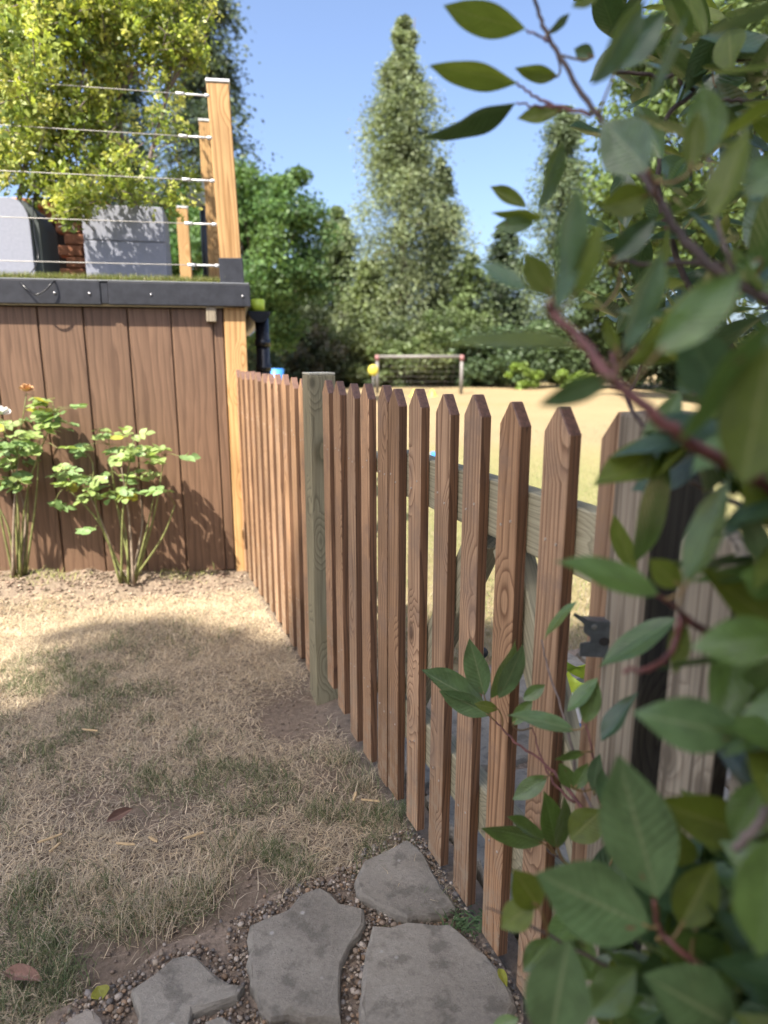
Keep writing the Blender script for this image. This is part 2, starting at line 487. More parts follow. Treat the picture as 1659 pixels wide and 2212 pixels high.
def soil_mat():
    m, nt, b = new_mat('dry_soil')
    tc = N(nt, 'ShaderNodeTexCoord')
    n1 = N(nt, 'ShaderNodeTexNoise', i_Scale=2.2, i_Detail=6.0, i_Roughness=0.6); L(nt, tc.outputs['Object'], n1.inputs['Vector'])
    n2 = N(nt, 'ShaderNodeTexNoise', i_Scale=60.0, i_Detail=8.0, i_Roughness=0.75); L(nt, tc.outputs['Object'], n2.inputs['Vector'])
    r1 = ramp(nt, n1.outputs['Fac'], [(0.3, (0.17, 0.13, 0.095)), (0.7, (0.29, 0.225, 0.165))])
    r2 = ramp(nt, n2.outputs['Fac'], [(0.3, 0.55), (0.75, 1.3)])
    c = mixc(nt, 1.0, r1.outputs[0], r2.outputs[0], 'MULTIPLY')
    L(nt, c, b.inputs['Base Color']); b.inputs['Roughness'].default_value = 0.95; b.inputs['Specular IOR Level'].default_value = 0.15
    bump(nt, b, n2.outputs['Fac'], 0.9, 0.012)
    return m


def lawn_mat():
    m, nt, b = new_mat('parched_lawn')
    tc = N(nt, 'ShaderNodeTexCoord')
    n1 = N(nt, 'ShaderNodeTexNoise', i_Scale=0.35, i_Detail=5.0, i_Roughness=0.6); L(nt, tc.outputs['Object'], n1.inputs['Vector'])
    n2 = N(nt, 'ShaderNodeTexNoise', i_Scale=28.0, i_Detail=8.0, i_Roughness=0.75); L(nt, tc.outputs['Object'], n2.inputs['Vector'])
    # a greener, watered patch a few metres beyond the gate
    gd = N(nt, 'ShaderNodeVectorMath', operation='DISTANCE'); L(nt, tc.outputs['Object'], gd.inputs[0]); gd.inputs[1].default_value = (1.4, 5.6, 0)
    gr = ramp(nt, None, [(0.0, 0.6), (0.35, 0.45), (0.75, 0.0)])
    dv = N(nt, 'ShaderNodeMath', operation='DIVIDE'); L(nt, gd.outputs['Value'], dv.inputs[0]); dv.inputs[1].default_value = 5.0
    L(nt, dv.outputs[0], gr.inputs[0])
    r1 = ramp(nt, n1.outputs['Fac'], [(0.3, (0.30, 0.222, 0.125)), (0.55, (0.265, 0.205, 0.115)), (0.72, (0.20, 0.185, 0.085))])
    c = mixc(nt, gr.outputs[0], r1.outputs[0], (0.175, 0.205, 0.07))
    r2 = ramp(nt, n2.outputs['Fac'], [(0.3, 0.72), (0.72, 1.2)])
    c = mixc(nt, 1.0, c, r2.outputs[0], 'MULTIPLY')
    L(nt, c, b.inputs['Base Color']); b.inputs['Roughness'].default_value = 0.95; b.inputs['Specular IOR Level'].default_value = 0.1
    bump(nt, b, n2.outputs['Fac'], 0.6, 0.03)
    return m


def stone_mat(name, a, bcol, spots=0.5, blot=(0.35, 0.26, 0.15)):
    m, nt, b = new_mat(name)
    tc = N(nt, 'ShaderNodeTexCoord'); oi = N(nt, 'ShaderNodeObjectInfo')
    ad = N(nt, 'ShaderNodeVectorMath', operation='ADD'); L(nt, tc.outputs['Object'], ad.inputs[0]); L(nt, oi.outputs['Random'], ad.inputs[1])
    n1 = N(nt, 'ShaderNodeTexNoise', i_Scale=5.0, i_Detail=7.0, i_Roughness=0.62); L(nt, ad.outputs[0], n1.inputs['Vector'])
    n2 = N(nt, 'ShaderNodeTexNoise', i_Scale=130.0, i_Detail=6.0, i_Roughness=0.8); L(nt, ad.outputs[0], n2.inputs['Vector'])
    n3 = N(nt, 'ShaderNodeTexNoise', i_Scale=24.0, i_Detail=5.0, i_Roughness=0.6); L(nt, ad.outputs[0], n3.inputs['Vector'])
    n4 = N(nt, 'ShaderNodeTexNoise', i_Scale=3.5, i_Detail=2.0); 
    a4 = N(nt, 'ShaderNodeVectorMath', operation='ADD'); L(nt, ad.outputs[0], a4.inputs[0]); a4.inputs[1].default_value = (7, 3, 1); L(nt, a4.outputs[0], n4.inputs['Vector'])
    r1 = ramp(nt, n1.outputs['Fac'], [(0.28, a), (0.72, bcol)])
    r2 = ramp(nt, n2.outputs['Fac'], [(0.25, 0.75), (0.75, 1.2)])
    c = mixc(nt, 1.0, r1.outputs[0], r2.outputs[0], 'MULTIPLY')
    r3 = ramp(nt, n3.outputs['Fac'], [(0.52, 0.0), (0.63, spots)])
    c = mixc(nt, r3.outputs[0], c, tuple(q * 0.45 for q in a))
    r4 = ramp(nt, n4.outputs['Fac'], [(0.60, 0.0), (0.74, 0.55)])
    c = mixc(nt, r4.outputs[0], c, blot)
    vo = N(nt, 'ShaderNodeTexVoronoi', i_Scale=16.0); L(nt, ad.outputs[0], vo.inputs['Vector'])
    rv = ramp(nt, vo.outputs['Distance'], [(0.05, 0.55), (0.09, 0.0)])
    c = mixc(nt, rv.outputs[0], c, (0.52, 0.50, 0.46))
    L(nt, c, b.inputs['Base Color']); b.inputs['Roughness'].default_value = 0.85; b.inputs['Specular IOR Level'].default_value = 0.3
    hh = N(nt, 'ShaderNodeMath', operation='ADD'); L(nt, n1.outputs['Fac'], hh.inputs[0]); L(nt, n2.outputs['Fac'], hh.inputs[1])
    bump(nt, b, hh.outputs[0], 0.8, 0.007)
    return m


M['soil'] = soil_mat(); M['lawn'] = lawn_mat()
M['flag'] = stone_mat('sandstone_flag', (0.20, 0.180, 0.145), (0.36, 0.328, 0.268))
M['flag_light'] = stone_mat('pale_flag', (0.33, 0.28, 0.215), (0.45, 0.40, 0.33), 0.2)
M['pebble'] = leafy('pebbles', 0.0, 0.7, 0.4)
M['gravel'] = simple('fine_gravel', (0.19, 0.145, 0.105), 0.9, noise=0.5, scale=120, bumps=0.9)

# ------------------------------------------------------------------ fence frame of reference
U2 = Vector((0.36676, -0.93032, 0)).normalized()        # along the fence, towards the camera
NB = Vector((0.93032, 0.36676, 0)).normalized()         # through the fence, away from the lawn
F0 = Vector((0.02028, 1.44594, 0))                      # s = 0 on the front plane of the pickets
FENCE_RZ = math.atan2(U2.y, U2.x)


def fpt(s, off=0.0, z=0.0): return F0 + U2 * s + NB * off + Vector((0, 0, z))


# wall of the raised deck
WD = Vector((0.976, 0.217, 0)).normalized(); WN = Vector((0.217, -0.976, 0)).normalized()
W0 = Vector((-0.739, 3.26, 0))
WALL_RZ = math.atan2(WD.y, WD.x)


def wpt(t, out=0.0, z=0.0):
    """t metres to the left of the wall's right end, out metres in front of it"""
    return W0 - WD * t + WN * out + Vector((0, 0, z))


# ------------------------------------------------------------------ ground
def ground_height(x, y):
    x = np.asarray(x, dtype=float); y = np.asarray(y, dtype=float)
    z = (vnoise(x, y, 3.0) - 0.5) * 0.022 + (vnoise(x, y, 11.0) - 0.5) * 0.012
    # bed mounded against the wall, higher to the left
    t = -((x - W0.x) * WD.x + (y - W0.y) * WD.y)
    o = (x - W0.x) * WN.x + (y - W0.y) * WN.y
    bed = np.clip(1 - o / 0.42, 0, 1); bed = bed * bed * (3 - 2 * bed)
    z = z + bed * np.clip(0.015 + 0.06 * t, 0.0, 0.085) + bed * (vnoise(x, y, 16.0) - 0.5) * 0.03
    # scraped hollow by the fence post
    h = np.exp(-(((x + 0.26) / 0.17) ** 2 + ((y - 1.86) / 0.2) ** 2))
    z = z - 0.03 * h
    # sunk towards the paving
    return z


def sheet(name, x0, x1, y0, y1, nx, ny, zf, mat):
    xs = np.linspace(x0, x1, nx); ys = np.linspace(y0, y1, ny)
    X, Y = np.meshgrid(xs, ys)
    Z = zf(X, Y)
    V = np.stack([X.ravel(), Y.ravel(), Z.ravel()], 1)
    i = np.arange(nx - 1)[None, :] + (np.arange(ny - 1) * nx)[:, None]
    F = np.stack([i, i + 1, i + nx + 1, i + nx], -1).reshape(-1, 4)
    me = np_mesh(name, V, F, smooth=True)
    return link(name, me, None, mat)


# the far lawn: one sheet that reaches the horizon
gaps = np.concatenate([np.linspace(-250, -12, 40)[:-1], np.linspace(-12, 12, 120), np.linspace(12, 250, 40)[1:]])
gy = np.concatenate([np.linspace(-60, -2, 12)[:-1], np.linspace(-2, 26, 150), np.linspace(26, 320, 40)[1:]])
GX, GY = np.meshgrid(gaps, gy)
GZ = -0.035 + (vnoise(GX, GY, 0.5) - 0.5) * 0.05 * np.clip((GY - 3) / 4, 0, 1)
GZ = GZ - 0.10 * np.clip(-((GX - F0.x) * NB.x + (GY - F0.y) * NB.y) / 0.25, 0, 1) * (GY < 6)
gi = np.arange(len(gaps) - 1)[None, :] + (np.arange(len(gy) - 1) * len(gaps))[:, None]
GF = np.stack([gi, gi + 1, gi + len(gaps) + 1, gi + len(gaps)], -1).reshape(-1, 4)
lawn = link('lawn', np_mesh('lawn', np.stack([GX.ravel(), GY.ravel(), GZ.ravel()], 1), GF, smooth=True), None, M['lawn'])
tag(lawn, 'parched tan lawn stretching from the fence back to the hedge', None, None, 'structure')


# soil on the near side of the fence: grid sheared along the fence line
def near_soil():
    nu, nv = 190, 190
    s = np.linspace(-2.25, 1.75, nu); v = np.concatenate([np.linspace(-0.05, 2.0, 130), np.linspace(2.0, 5.0, 61)[1:]])
    S, Vv = np.meshgrid(s, v)
    X = F0.x + U2.x * S - NB.x * (Vv - 0.02); Y = F0.y + U2.y * S - NB.y * (Vv - 0.02)
    Z = ground_height(X, Y) - 0.004
    nvv = len(v)
    i = np.arange(nu - 1)[None, :] + (np.arange(nvv - 1) * nu)[:, None]
    F = np.stack([i, i + nu, i + nu + 1, i + 1], -1).reshape(-1, 4)
    me = np_mesh('garden_ground', np.stack([X.ravel(), Y.ravel(), Z.ravel()], 1), F, smooth=True)
    o = link('garden_ground', me, None, M['soil'])
    tag(o, 'dry bare soil of the near garden under the dead grass', None, None, 'structure')
    return o


soil = near_soil()

# ------------------------------------------------------------------ stone path
FLAGS = {
    'a': [(764, 1900), (784, 1856), (838, 1832), (890, 1808), (916, 1846), (952, 1900), (988, 1962), (930, 1976), (878, 1984), (822, 1955), (772, 1932)],
    'b': [(538, 1996), (580, 1976), (625, 1958), (650, 1930), (666, 1918), (690, 1916), (740, 1938), (789, 1960), (786, 1990), (760, 2040), (738, 2082), (735, 2140), (736, 2204), (660, 2202), (584, 2194), (560, 2172), (534, 2126), (535, 2050)],
    'c': [(804, 1996), (880, 1993), (972, 1994), (1030, 2046), (1094, 2106), (1112, 2140), (1118, 2260), (1000, 2330), (860, 2320), (774, 2260), (777, 2170), (788, 2080)],
    'd': [(282, 2139), (330, 2102), (371, 2067), (427, 2061), (443, 2080), (470, 2108), (500, 2120), (523, 2124), (512, 2146), (489, 2160), (450, 2176), (421, 2187), (405, 2216), (350, 2250), (296, 2246), (290, 2190)],
    'e': [(122, 2222), (160, 2190), (186, 2173), (204, 2176), (216, 2194), (230, 2222), (215, 2270), (140, 2270)],
    'f': [(424, 2226), (440, 2205), (470, 2200), (500, 2206), (530, 2218), (600, 2214), (670, 2222), (660, 2270), (430, 2270)],
}


def flagstone_mesh(poly3, thick, seed):
    r = random.Random(seed)
    pts = []
    n = len(poly3)
    for i in range(n):
        a, b_ = poly3[i], poly3[(i + 1) % n]
        k = max(1, int((b_ - a).length / 0.022))
        for j in range(k):
            p = a.lerp(b_, j / k)
            d = (b_ - a).normalized()
            nn = Vector((d.y, -d.x, 0))
            pts.append(p + nn * (r.uniform(-0.004, 0.004) + (r.uniform(0, 0.010) if r.random() < .12 else 0)))
    c = sum(pts, Vector()) / len(pts)
    bm = bmesh.new()
    rings = []
    for inset, z in ((0.0, -thick), (0.0, -0.012), (0.002, -0.004), (0.007, 0.0)):
        ring = []
        for p in pts:
            d = (c - p); d.z = 0
            q = p + d.normalized() * (inset * r.uniform(0.5, 1.7))
            ring.append(bm.verts.new((q.x - c.x, q.y - c.y, z + (r.uniform(-0.0015, 0.0015) if z > -thick else 0))))
        rings.append(ring)
    m = len(pts)
    for a, b_ in zip(rings, rings[1:]):
        for i in range(m): bm.faces.new((a[i], a[(i + 1) % m], b_[(i + 1) % m], b_[i]))
    bm.faces.new(rings[-1])
    return bm_mesh('flagstone', bm), c


def pts_in_poly(px, py, poly):
    inside = np.zeros(len(px), dtype=bool); n = len(poly)
    for i in range(n):
        x1, y1 = poly[i]; x2, y2 = poly[(i + 1) % n]
        cond = (y1 > py) != (y2 > py)
        xi = (x2 - x1) * (py - y1) / ((y2 - y1) if y2 != y1 else 1e-9) + x1
        inside ^= cond & (px < xi)
    return inside


# gravel bed under the flags
PATH_PX = [(100, 2200), (270, 2120), (350, 2050), (440, 2020), (520, 1985), (560, 1950), (640, 1915), (760, 1880), (800, 1830), (890, 1795), (930, 1840), (1000, 1960), (1080, 2080), (1130, 2170), (1130, 2340), (100, 2320)]
path_poly = [ground_at(*p) for p in PATH_PX]
bm = bmesh.new()
vs = [bm.verts.new((p.x, p.y, 0.006)) for p in path_poly]
bm.faces.new(vs)
path = link('path', bm_mesh('path', bm), None, M['gravel'])
tag(path, 'gravel bed of the crazy paved path in front of the gate', None, None, 'structure')
flag_xy = []
for i, (k, poly) in enumerate(FLAGS.items()):
    top = 0.028
    P3 = [ground_at(x, y, top) for x, y in poly]
    me, c = flagstone_mesh(P3, 0.06, 10 + i)
    o = link('flagstone', me, path, M['flag_light'] if k == 'e' else M['flag'])
    o.location = (c.x, c.y, top)
    flag_xy.append([(p.x, p.y) for p in P3])

# paving beyond the gate
pav = link('gate_path', box_mesh('gate_path', 1.9, 1.5, 0.02, 0), None, M['gravel'])
pav.location = fpt(0.35, 0.85, -0.02); pav.rotation_euler = (0, 0, FENCE_RZ)
tag(pav, 'gravel bed of the paved strip just beyond the gate', None, None, 'structure')
k = 0
for ix, (s0, s1) in enumerate([(-0.55, -0.03), (-0.01, 0.42), (0.44, 0.86), (0.88, 1.28)]):
    cuts = [0.07, 0.42, 0.80, 1.12, 1.5] if ix % 2 else [0.07, 0.55, 0.92, 1.5]
    for o0, o1 in zip(cuts, cuts[1:]):
        P3 = [fpt(s0 + random.uniform(0, .02), o0 + random.uniform(0.008, .02)), fpt(s1 - random.uniform(0, .02), o0 + random.uniform(0.008, .02)), fpt(s1 - random.uniform(0, .02), o1 - random.uniform(0, .02)), fpt(s0 + random.uniform(0, .02), o1 - random.uniform(0, .02))]
        me, c = flagstone_mesh(P3[::-1], 0.05, 50 + k); k += 1
        o = link('paving_slab', me, None, M['flag']); under(o, pav)
        o.location = (c.x, c.y, 0.012 + random.uniform(-0.003, 0.003))


# pebbles between the flags: one joined part
def pebbles():
    bm = bmesh.new(); bmesh.ops.create_icosphere(bm, subdivisions=1, radius=1.0)
    bv = np.array([v.co[:] for v in bm.verts]); bf = np.array([[v.index for v in f.verts] for f in bm.faces]); bm.free()
    xy = np.array([(p.x, p.y) for p in path_poly]); lo, hi = xy.min(0), xy.max(0)
    n = 11000
    P = rng.uniform(lo, hi, (n, 2))
    keep = pts_in_poly(P[:, 0], P[:, 1], [tuple(q) for q in xy])
    for f in flag_xy: keep &= ~pts_in_poly(P[:, 0], P[:, 1], f)
    P = P[keep]
    near = np.full(len(P), 9.0)
    for f in flag_xy:
        fa = np.array(f)
        for a_, b_ in zip(fa, np.roll(fa, -1, 0)):
            ab = b_ - a_; tt = np.clip(((P - a_) @ ab) / (ab @ ab), 0, 1)
            near = np.minimum(near, np.linalg.norm(P - a_ - tt[:, None] * ab, axis=1))
    P = P[(near < 0.022 + 0.04 * vnoise(P[:, 0], P[:, 1], 9.0)) | (rng.random(len(P)) < 0.06)]
    n = len(P)
    r = rng.uniform(0.0017, 0.0046, n) * np.where(rng.random(n) < 0.06, 1.6, 1.0)
    ang = rng.uniform(0, 6.28, n); el = rng.uniform(0.75, 1.3, n); fl = rng.uniform(0.55, 0.9, n)
    base = bv[None] * np.stack([r * el, r, r * fl], 1)[:, None]
    base *= (1 + rng.uniform(-0.12, 0.12, (n, len(bv), 1)))
    c, s = np.cos(ang)[:, None], np.sin(ang)[:, None]
    x = base[..., 0] * c - base[..., 1] * s; y = base[..., 0] * s + base[..., 1] * c
    V = np.stack([x + P[:, 0:1], y + P[:, 1:2], base[..., 2] + 0.008 + r[:, None] * 0.35 + rng.uniform(0, 0.006, (n, 1))], -1)
    F = bf[None] + (np.arange(n) * len(bv))[:, None, None]
    pal = np.array([(0.36, 0.29, 0.21), (0.25, 0.19, 0.135), (0.16, 0.115, 0.08), (0.46, 0.39, 0.31), (0.30, 0.20, 0.12), (0.22, 0.195, 0.17)])
    col = pal[rng.integers(0, len(pal), n)] * rng.uniform(0.4, 1.0, (n, 1))
    me = np_mesh('pebbles', V.reshape(-1, 3), F.reshape(-1, 3), True, np.repeat(col, len(bv), 0))
    o = link('pebbles', me, path, M['pebble'])
    tag(o, None, None, None, 'stuff')


pebbles()


# ------------------------------------------------------------------ dry grass
def blades(P, length, width, lean, col, curl=0.6, seg=3, zf=ground_height):
    """curved ribbon blades rooted at P (n,2)"""
    n = len(P)
    az = rng.uniform(0, 2 * np.pi, n)
    d = np.stack([np.cos(az), np.sin(az)], 1)
    w = np.stack([-d[:, 1], d[:, 0]], 1) * width[:, None] * 0.5
    z0 = zf(P[:, 0], P[:, 1])
    V = np.zeros((n, (seg + 1) * 2, 3), dtype=np.float32)
    turn = rng.normal(0, curl, n)
    pos = np.concatenate([P, z0[:, None]], 1); el = np.pi / 2 - lean
    a = az.copy()
    for k in range(seg + 1):
        tw = 1 - 0.85 * (k / seg) ** 1.5
        V[:, 2 * k, :2] = pos[:, :2] + w * tw; V[:, 2 * k + 1, :2] = pos[:, :2] - w * tw
        V[:, 2 * k, 2] = pos[:, 2]; V[:, 2 * k + 1, 2] = pos[:, 2]
        st = length / seg
        pos = pos + np.stack([np.cos(a) * np.cos(el) * st, np.sin(a) * np.cos(el) * st, np.sin(el) * st], 1)
        pos[:, 2] = np.maximum(pos[:, 2], z0 + 0.003)
        el = el - rng.uniform(0.1, 0.75, n); a = a + turn * 0.6
    f = np.array([[2 * k, 2 * k + 1, 2 * k + 3, 2 * k + 2] for k in range(seg)])
    F = f[None] + (np.arange(n) * (seg + 1) * 2)[:, None, None]
    C = np.repeat(col, (seg + 1) * 2, 0)
    return V.reshape(-1, 3), F.reshape(-1, 4), C


BARE_PX = [(150, 2056), (167, 2030), (235, 2000), (347, 1994), (402, 1957), (446, 1926), (495, 1906), (508, 1868), (545, 1858), (613, 1903), (690, 1900), (743, 1893), (790, 1925), (1000, 2000), (1150, 2200), (1150, 2400), (60, 2400), (120, 2240), (180, 2180), (160, 2110)]
bare_poly = [tuple(ground_at(*p).xy) for p in BARE_PX]
STRAW = np.array([(0.52, 0.425, 0.295), (0.59, 0.50, 0.365), (0.44, 0.36, 0.255), (0.40, 0.345, 0.25), (0.60, 0.49, 0.325)])
GREEN = np.array([(0.10, 0.135, 0.06), (0.14, 0.17, 0.075), (0.18, 0.19, 0.10)])


def near_grass():
    n = 400000
    s = rng.uniform(-2.2, 1.5, n); v = rng.uniform(0.01, 3.1, n)
    X = F0.x + U2.x * s - NB.x * v; Y = F0.y + U2.y * s - NB.y * v
    o = (X - W0.x) * WN.x + (Y - W0.y) * WN.y
    dens = vnoise(X, Y, 7.0) * 0.6 + vnoise(X, Y, 2.1) * 0.6
    keep = (dens > 0.04 + 0.34 * rng.random(n)) & (Y > 0.55) & (X < 0.68 * Y + 0.25) & ((X > -0.68 * Y - 0.2) | ((rng.random(n) < 0.4) & (X > -0.68 * Y - 1.1)))
    keep &= ~(pts_in_poly(X, Y, bare_poly) & (rng.random(n) > 0.012))
    bedp = np.clip((o - 0.17 - 0.14 * vnoise(X, Y, 5.0)) / 0.12, 0, 1)
    keep &= rng.random(n) < np.maximum(bedp, 0.03)
    hole = np.exp(-(((X + 0.27) / 0.15) ** 2 + ((Y - 1.9) / 0.17) ** 2)) + 0.8 * np.exp(-(((X + 0.1) / 0.09) ** 2 + ((Y - 1.58) / 0.12) ** 2))
    keep &= rng.random(n) > hole * 1.4
    X, Y = X[keep], Y[keep]; n = len(X)
    P = np.stack([X, Y], 1)
    gm = np.clip((vnoise(X + 40, Y, 3.2) * 0.55 + vnoise(X, Y + 31, 12.0) * 0.55 - 0.60) * 3.0, 0, 0.42)
    gm *= np.clip((2.7 - Y) / 0.6, 0.12, 1)
    isg = rng.random(n) < gm
    col = STRAW[rng.integers(0, len(STRAW), n)] * rng.uniform(0.72, 1.15, (n, 1))
    col[isg] = GREEN[rng.integers(0, len(GREEN), isg.sum())] * rng.uniform(0.7, 1.25, (isg.sum(), 1))
    thick = rng.random(n) < 0.12
    col[thick & ~isg] *= 1.22
    ln = rng.uniform(0.018, 0.052, n); ln[isg] *= 1.15
    lean = np.clip(rng.normal(1.2, 0.3, n), 0.1, 1.5); lean[isg] = np.clip(rng.normal(0.6, 0.3, isg.sum()), 0.05, 1.3)
    wd = rng.uniform(0.0010, 0.0022, n) * np.where(thick, 1.15, 1.0)
    V, F, C = blades(P, ln, wd, lean, col, 0.8)
    # upright tufts where the lawn breaks up
    tuf = []
    for (px, py, rad, cnt, g) in [(255, 1985, 0.05, 300, .5), (330, 1975, 0.06, 380, .4), (395, 1960, 0.05, 260, .45), (440, 1940, .05, 240, .35), (590, 1850, .035, 240, .85), (100, 2050, .05, 340, .7), (120, 2130, .05, 300, .85), (690, 1760, .05, 240, .6), (800, 1770, .05, 260, .6), (860, 1765, .04, 200, .65), (330, 1680, .05, 200, .6), (500, 1840, .06, 300, .4), (640, 1900, .05, 200, .35), (60, 1940, .06, 300, .5), (780, 1690, .06, 260, .5), (740, 1640, .05, 200, .5), (30, 2180, .06, 320, .6), (200, 1930, .06, 260, .4)]:
        c = ground_at(px, py)
        q = rng.normal(0, rad * 0.5, (cnt, 2)) + np.array([c.x, c.y])
        tuf.append((q, np.full(cnt, g)))
    Q = np.concatenate([t[0] for t in tuf]); g = np.concatenate([t[1] for t in tuf]); m = len(Q)
    isg = rng.random(m) < g
    col = STRAW[rng.integers(0, len(STRAW), m)] * rng.uniform(0.7, 1.1, (m, 1))
    col[isg] = GREEN[rng.integers(0, len(GREEN), isg.sum())] * rng.uniform(0.7, 1.2, (isg.sum(), 1))
    V2, F2, C2 = blades(Q, rng.uniform(0.025, 0.06, m), rng.uniform(0.0011, 0.002, m), np.clip(rng.normal(0.55, 0.3, m), 0.02, 1.3), col, 0.5)
    # loose dead stalks lying about, also on the bare soil
    k = 1800
    s = rng.uniform(-1.4, 1.3, k); v = rng.uniform(0.02, 1.9, k)
    q = np.stack([F0.x + U2.x * s - NB.x * v, F0.y + U2.y * s - NB.y * v], 1)
    col = STRAW[rng.integers(0, len(STRAW), k)] * rng.uniform(0.8, 1.15, (k, 1))
    V3, F3, C3 = blades(q, rng.uniform(0.02, 0.07, k), rng.uniform(0.0009, 0.0017, k), np.full(k, 1.5), col, 0.5)
    Vs = [V, V2, V3]; Fs = [F, F2 + len(V), F3 + len(V) + len(V2)]; Cs = [C, C2, C3]
    me = np_mesh('dead_grass', np.concatenate(Vs), np.concatenate(Fs), True, np.concatenate(Cs))
    o = link('dead_grass', me, None, M['grassblade'])
    tag(o, 'dry straw coloured grass with a few green tufts on the near lawn', 'grass', None, 'stuff')


near_grass()


def far_grass():
    n = 60000
    Y = 2.3 + rng.random(n) ** 1.6 * 9.0; X = rng.uniform(-0.35, 0.62, n) * Y + 0.25
    so = (X - F0.x) * NB.x + (Y - F0.y) * NB.y
    ss = (X - F0.x) * U2.x + (Y - F0.y) * U2.y
    keep = (so > 0.12) & ~((so < 1.65) & (ss > -0.62) & (ss < 1.4))
    X, Y = X[keep], Y[keep]; n = len(X)
    d = np.hypot(X - 1.4, Y - 5.6) / 5.0
    g = rng.random(n) < np.clip(0.75 - d * 0.9, 0.06, 0.7)
    col = STRAW[rng.integers(0, len(STRAW), n)] * rng.uniform(0.42, 0.68, (n, 1))
    col[g] = np.array([(0.17, 0.21, 0.08)]) * rng.uniform(0.7, 1.2, (g.sum(), 1))
    V, F, C = blades(np.stack([X, Y], 1), rng.uniform(0.02, 0.05, n), rng.uniform(0.002, 0.004, n), np.clip(rng.normal(0.8, 0.3, n), .1, 1.4), col, 0.5, 2, lambda x, y: np.full(len(x), -0.035))
    o = link('lawn_grass', np_mesh('lawn_grass', V, F, True, C), None, M['grassblade'])
    tag(o, 'short mown yellow green grass of the lawn beyond the gate', 'grass', None, 'stuff')


far_grass()

# ------------------------------------------------------------------ picket fence and gate
PW, PT, PTOP = 0.058, 0.0195, 0.988


def picket_mesh(h, w=PW, t=PT, sh=0.034, name='picket', flat=0.006, cut=True):
    pts = [(-w / 2, 0), (w / 2, 0), (w / 2, h - sh), (flat / 2, h), (-flat / 2, h), (-w / 2, h - sh)]
    me = prism_mesh(name, pts, t, 0.0013)
    me.materials.append(M['picket']); me.materials.append(M['picket_cut']); me.materials.append(M['picket_edge_shade'])
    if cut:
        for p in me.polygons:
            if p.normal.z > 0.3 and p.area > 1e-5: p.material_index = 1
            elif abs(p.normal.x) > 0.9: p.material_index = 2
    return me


nail_bm = bmesh.new(); bmesh.ops.create_cone(nail_bm, cap_ends=True, segments=8, radius1=0.0025, radius2=0.002, depth=0.0016, matrix=Matrix.Rotation(R(90), 4, 'X'))
NAIL = bm_mesh('nail_head', nail_bm); NAIL.materials.append(simple('galvanised_nail', (0.42, 0.36, 0.30), 0.45, 0.5))
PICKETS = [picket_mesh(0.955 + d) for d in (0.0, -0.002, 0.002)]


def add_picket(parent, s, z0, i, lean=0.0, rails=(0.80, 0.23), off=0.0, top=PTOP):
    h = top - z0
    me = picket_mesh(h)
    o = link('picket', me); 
    o.location = fpt(s, off, z0); o.rotation_euler = (0, lean, FENCE_RZ)
    under(o, parent)
    for zr in rails:
        for dx in (-0.013, 0.014):
            nb = link('nail_head', NAIL); nb.parent = o
            nb.location = (dx + random.uniform(-.002, .002), -0.0006, zr - z0 + random.uniform(-.012, .012))
    return o


fence = empty('picket_fence', fpt(-1.3), 'orange brown picket fence running from the deck wall to the gate', 'fence')
s = -0.742 - 0.0
for i in range(12):
    sc = -0.760 - i * 0.1175 + random.uniform(-.003, .003)
    add_picket(fence, sc, 0.01 + random.uniform(-.005, .006), i, random.uniform(-.006, .006), top=PTOP + random.uniform(-.004, .004))
# pickets between the post and the gate
for i, (l, r_) in enumerate([(-0.528, -0.470), (-0.425, -0.367), (-0.314, -0.256), (-0.208, -0.150), (-0.098, -0.040)]):
    add_picket(fence, (l + r_) / 2, (0.075 if i == 0 else 0.045 if i == 1 else 0.02), i, random.uniform(-.004, .004), top=PTOP + random.uniform(-.003, .003))
for z in (0.80, 0.23):
    o = link('rail', box_mesh('rail', 0.045, 0.035, 1.36, 0.002), None, M['gate_rail'])
    o.matrix_world = Matrix.Translation(fpt(-1.36, PT + 0.002 + 0.0225, z)) @ Matrix.Rotation(FENCE_RZ, 4, 'Z') @ Matrix.Rotation(R(90), 4, 'Y') @ Matrix.Rotation(R(90), 4, 'Z')
    under(o, fence)
    o = link('rail', box_mesh('rail', 0.045, 0.035, 0.53, 0.002), None, M['gate_rail'])
    o.matrix_world = Matrix.Translation(fpt(-0.30, PT + 0.002 + 0.0225, z)) @ Matrix.Rotation(FENCE_RZ, 4, 'Z') @ Matrix.Rotation(R(90), 4, 'Y') @ Matrix.Rotation(R(90), 4, 'Z')
    under(o, fence)
post = link('post', box_mesh('post', 0.078, 0.078, 1.09, 0.003, origin=(0, 0, 0.545)), None, M['green_post'])
post.location = fpt(-0.612, 0.015, -0.09); post.rotation_euler = (0, 0, FENCE_RZ); under(post, fence)
pc = link('post_cap', box_mesh('post_cap', 0.0765, 0.0765, 0.006, 0.001), None, simple('pale_cut_timber', (0.50, 0.47, 0.36), 0.8, noise=0.2, scale=90))
pc.location = fpt(-0.612, 0.015, 1.0035); pc.rotation_euler = (0, 0, FENCE_RZ); under(pc, fence)
# black plastic membrane strip along the foot of the far run
mem = link('edging_strip', box_mesh('edging_strip', 1.3, 0.004, 0.03, 0.001), None, M['black_plastic'])
mem.location = fpt(-1.4, PT + 0.008, 0.006); mem.rotation_euler = (0, 0, FENCE_RZ); under(mem, fence)

gate = empty('garden_gate', fpt(0.0), 'brown picket gate with pale green treated rails and diagonal braces', 'gate')
for i, (l, r_) in enumerate([(-0.030, 0.028), (0.083, 0.141), (0.201, 0.259), (0.315, 0.373), (0.430, 0.488), (0.546, 0.604), (0.661, 0.719)]):
    add_picket(gate, (l + r_) / 2, 0.028 + random.uniform(-.003, .003), i, random.uniform(-.004, .004), top=PTOP + random.uniform(-.003, .003))


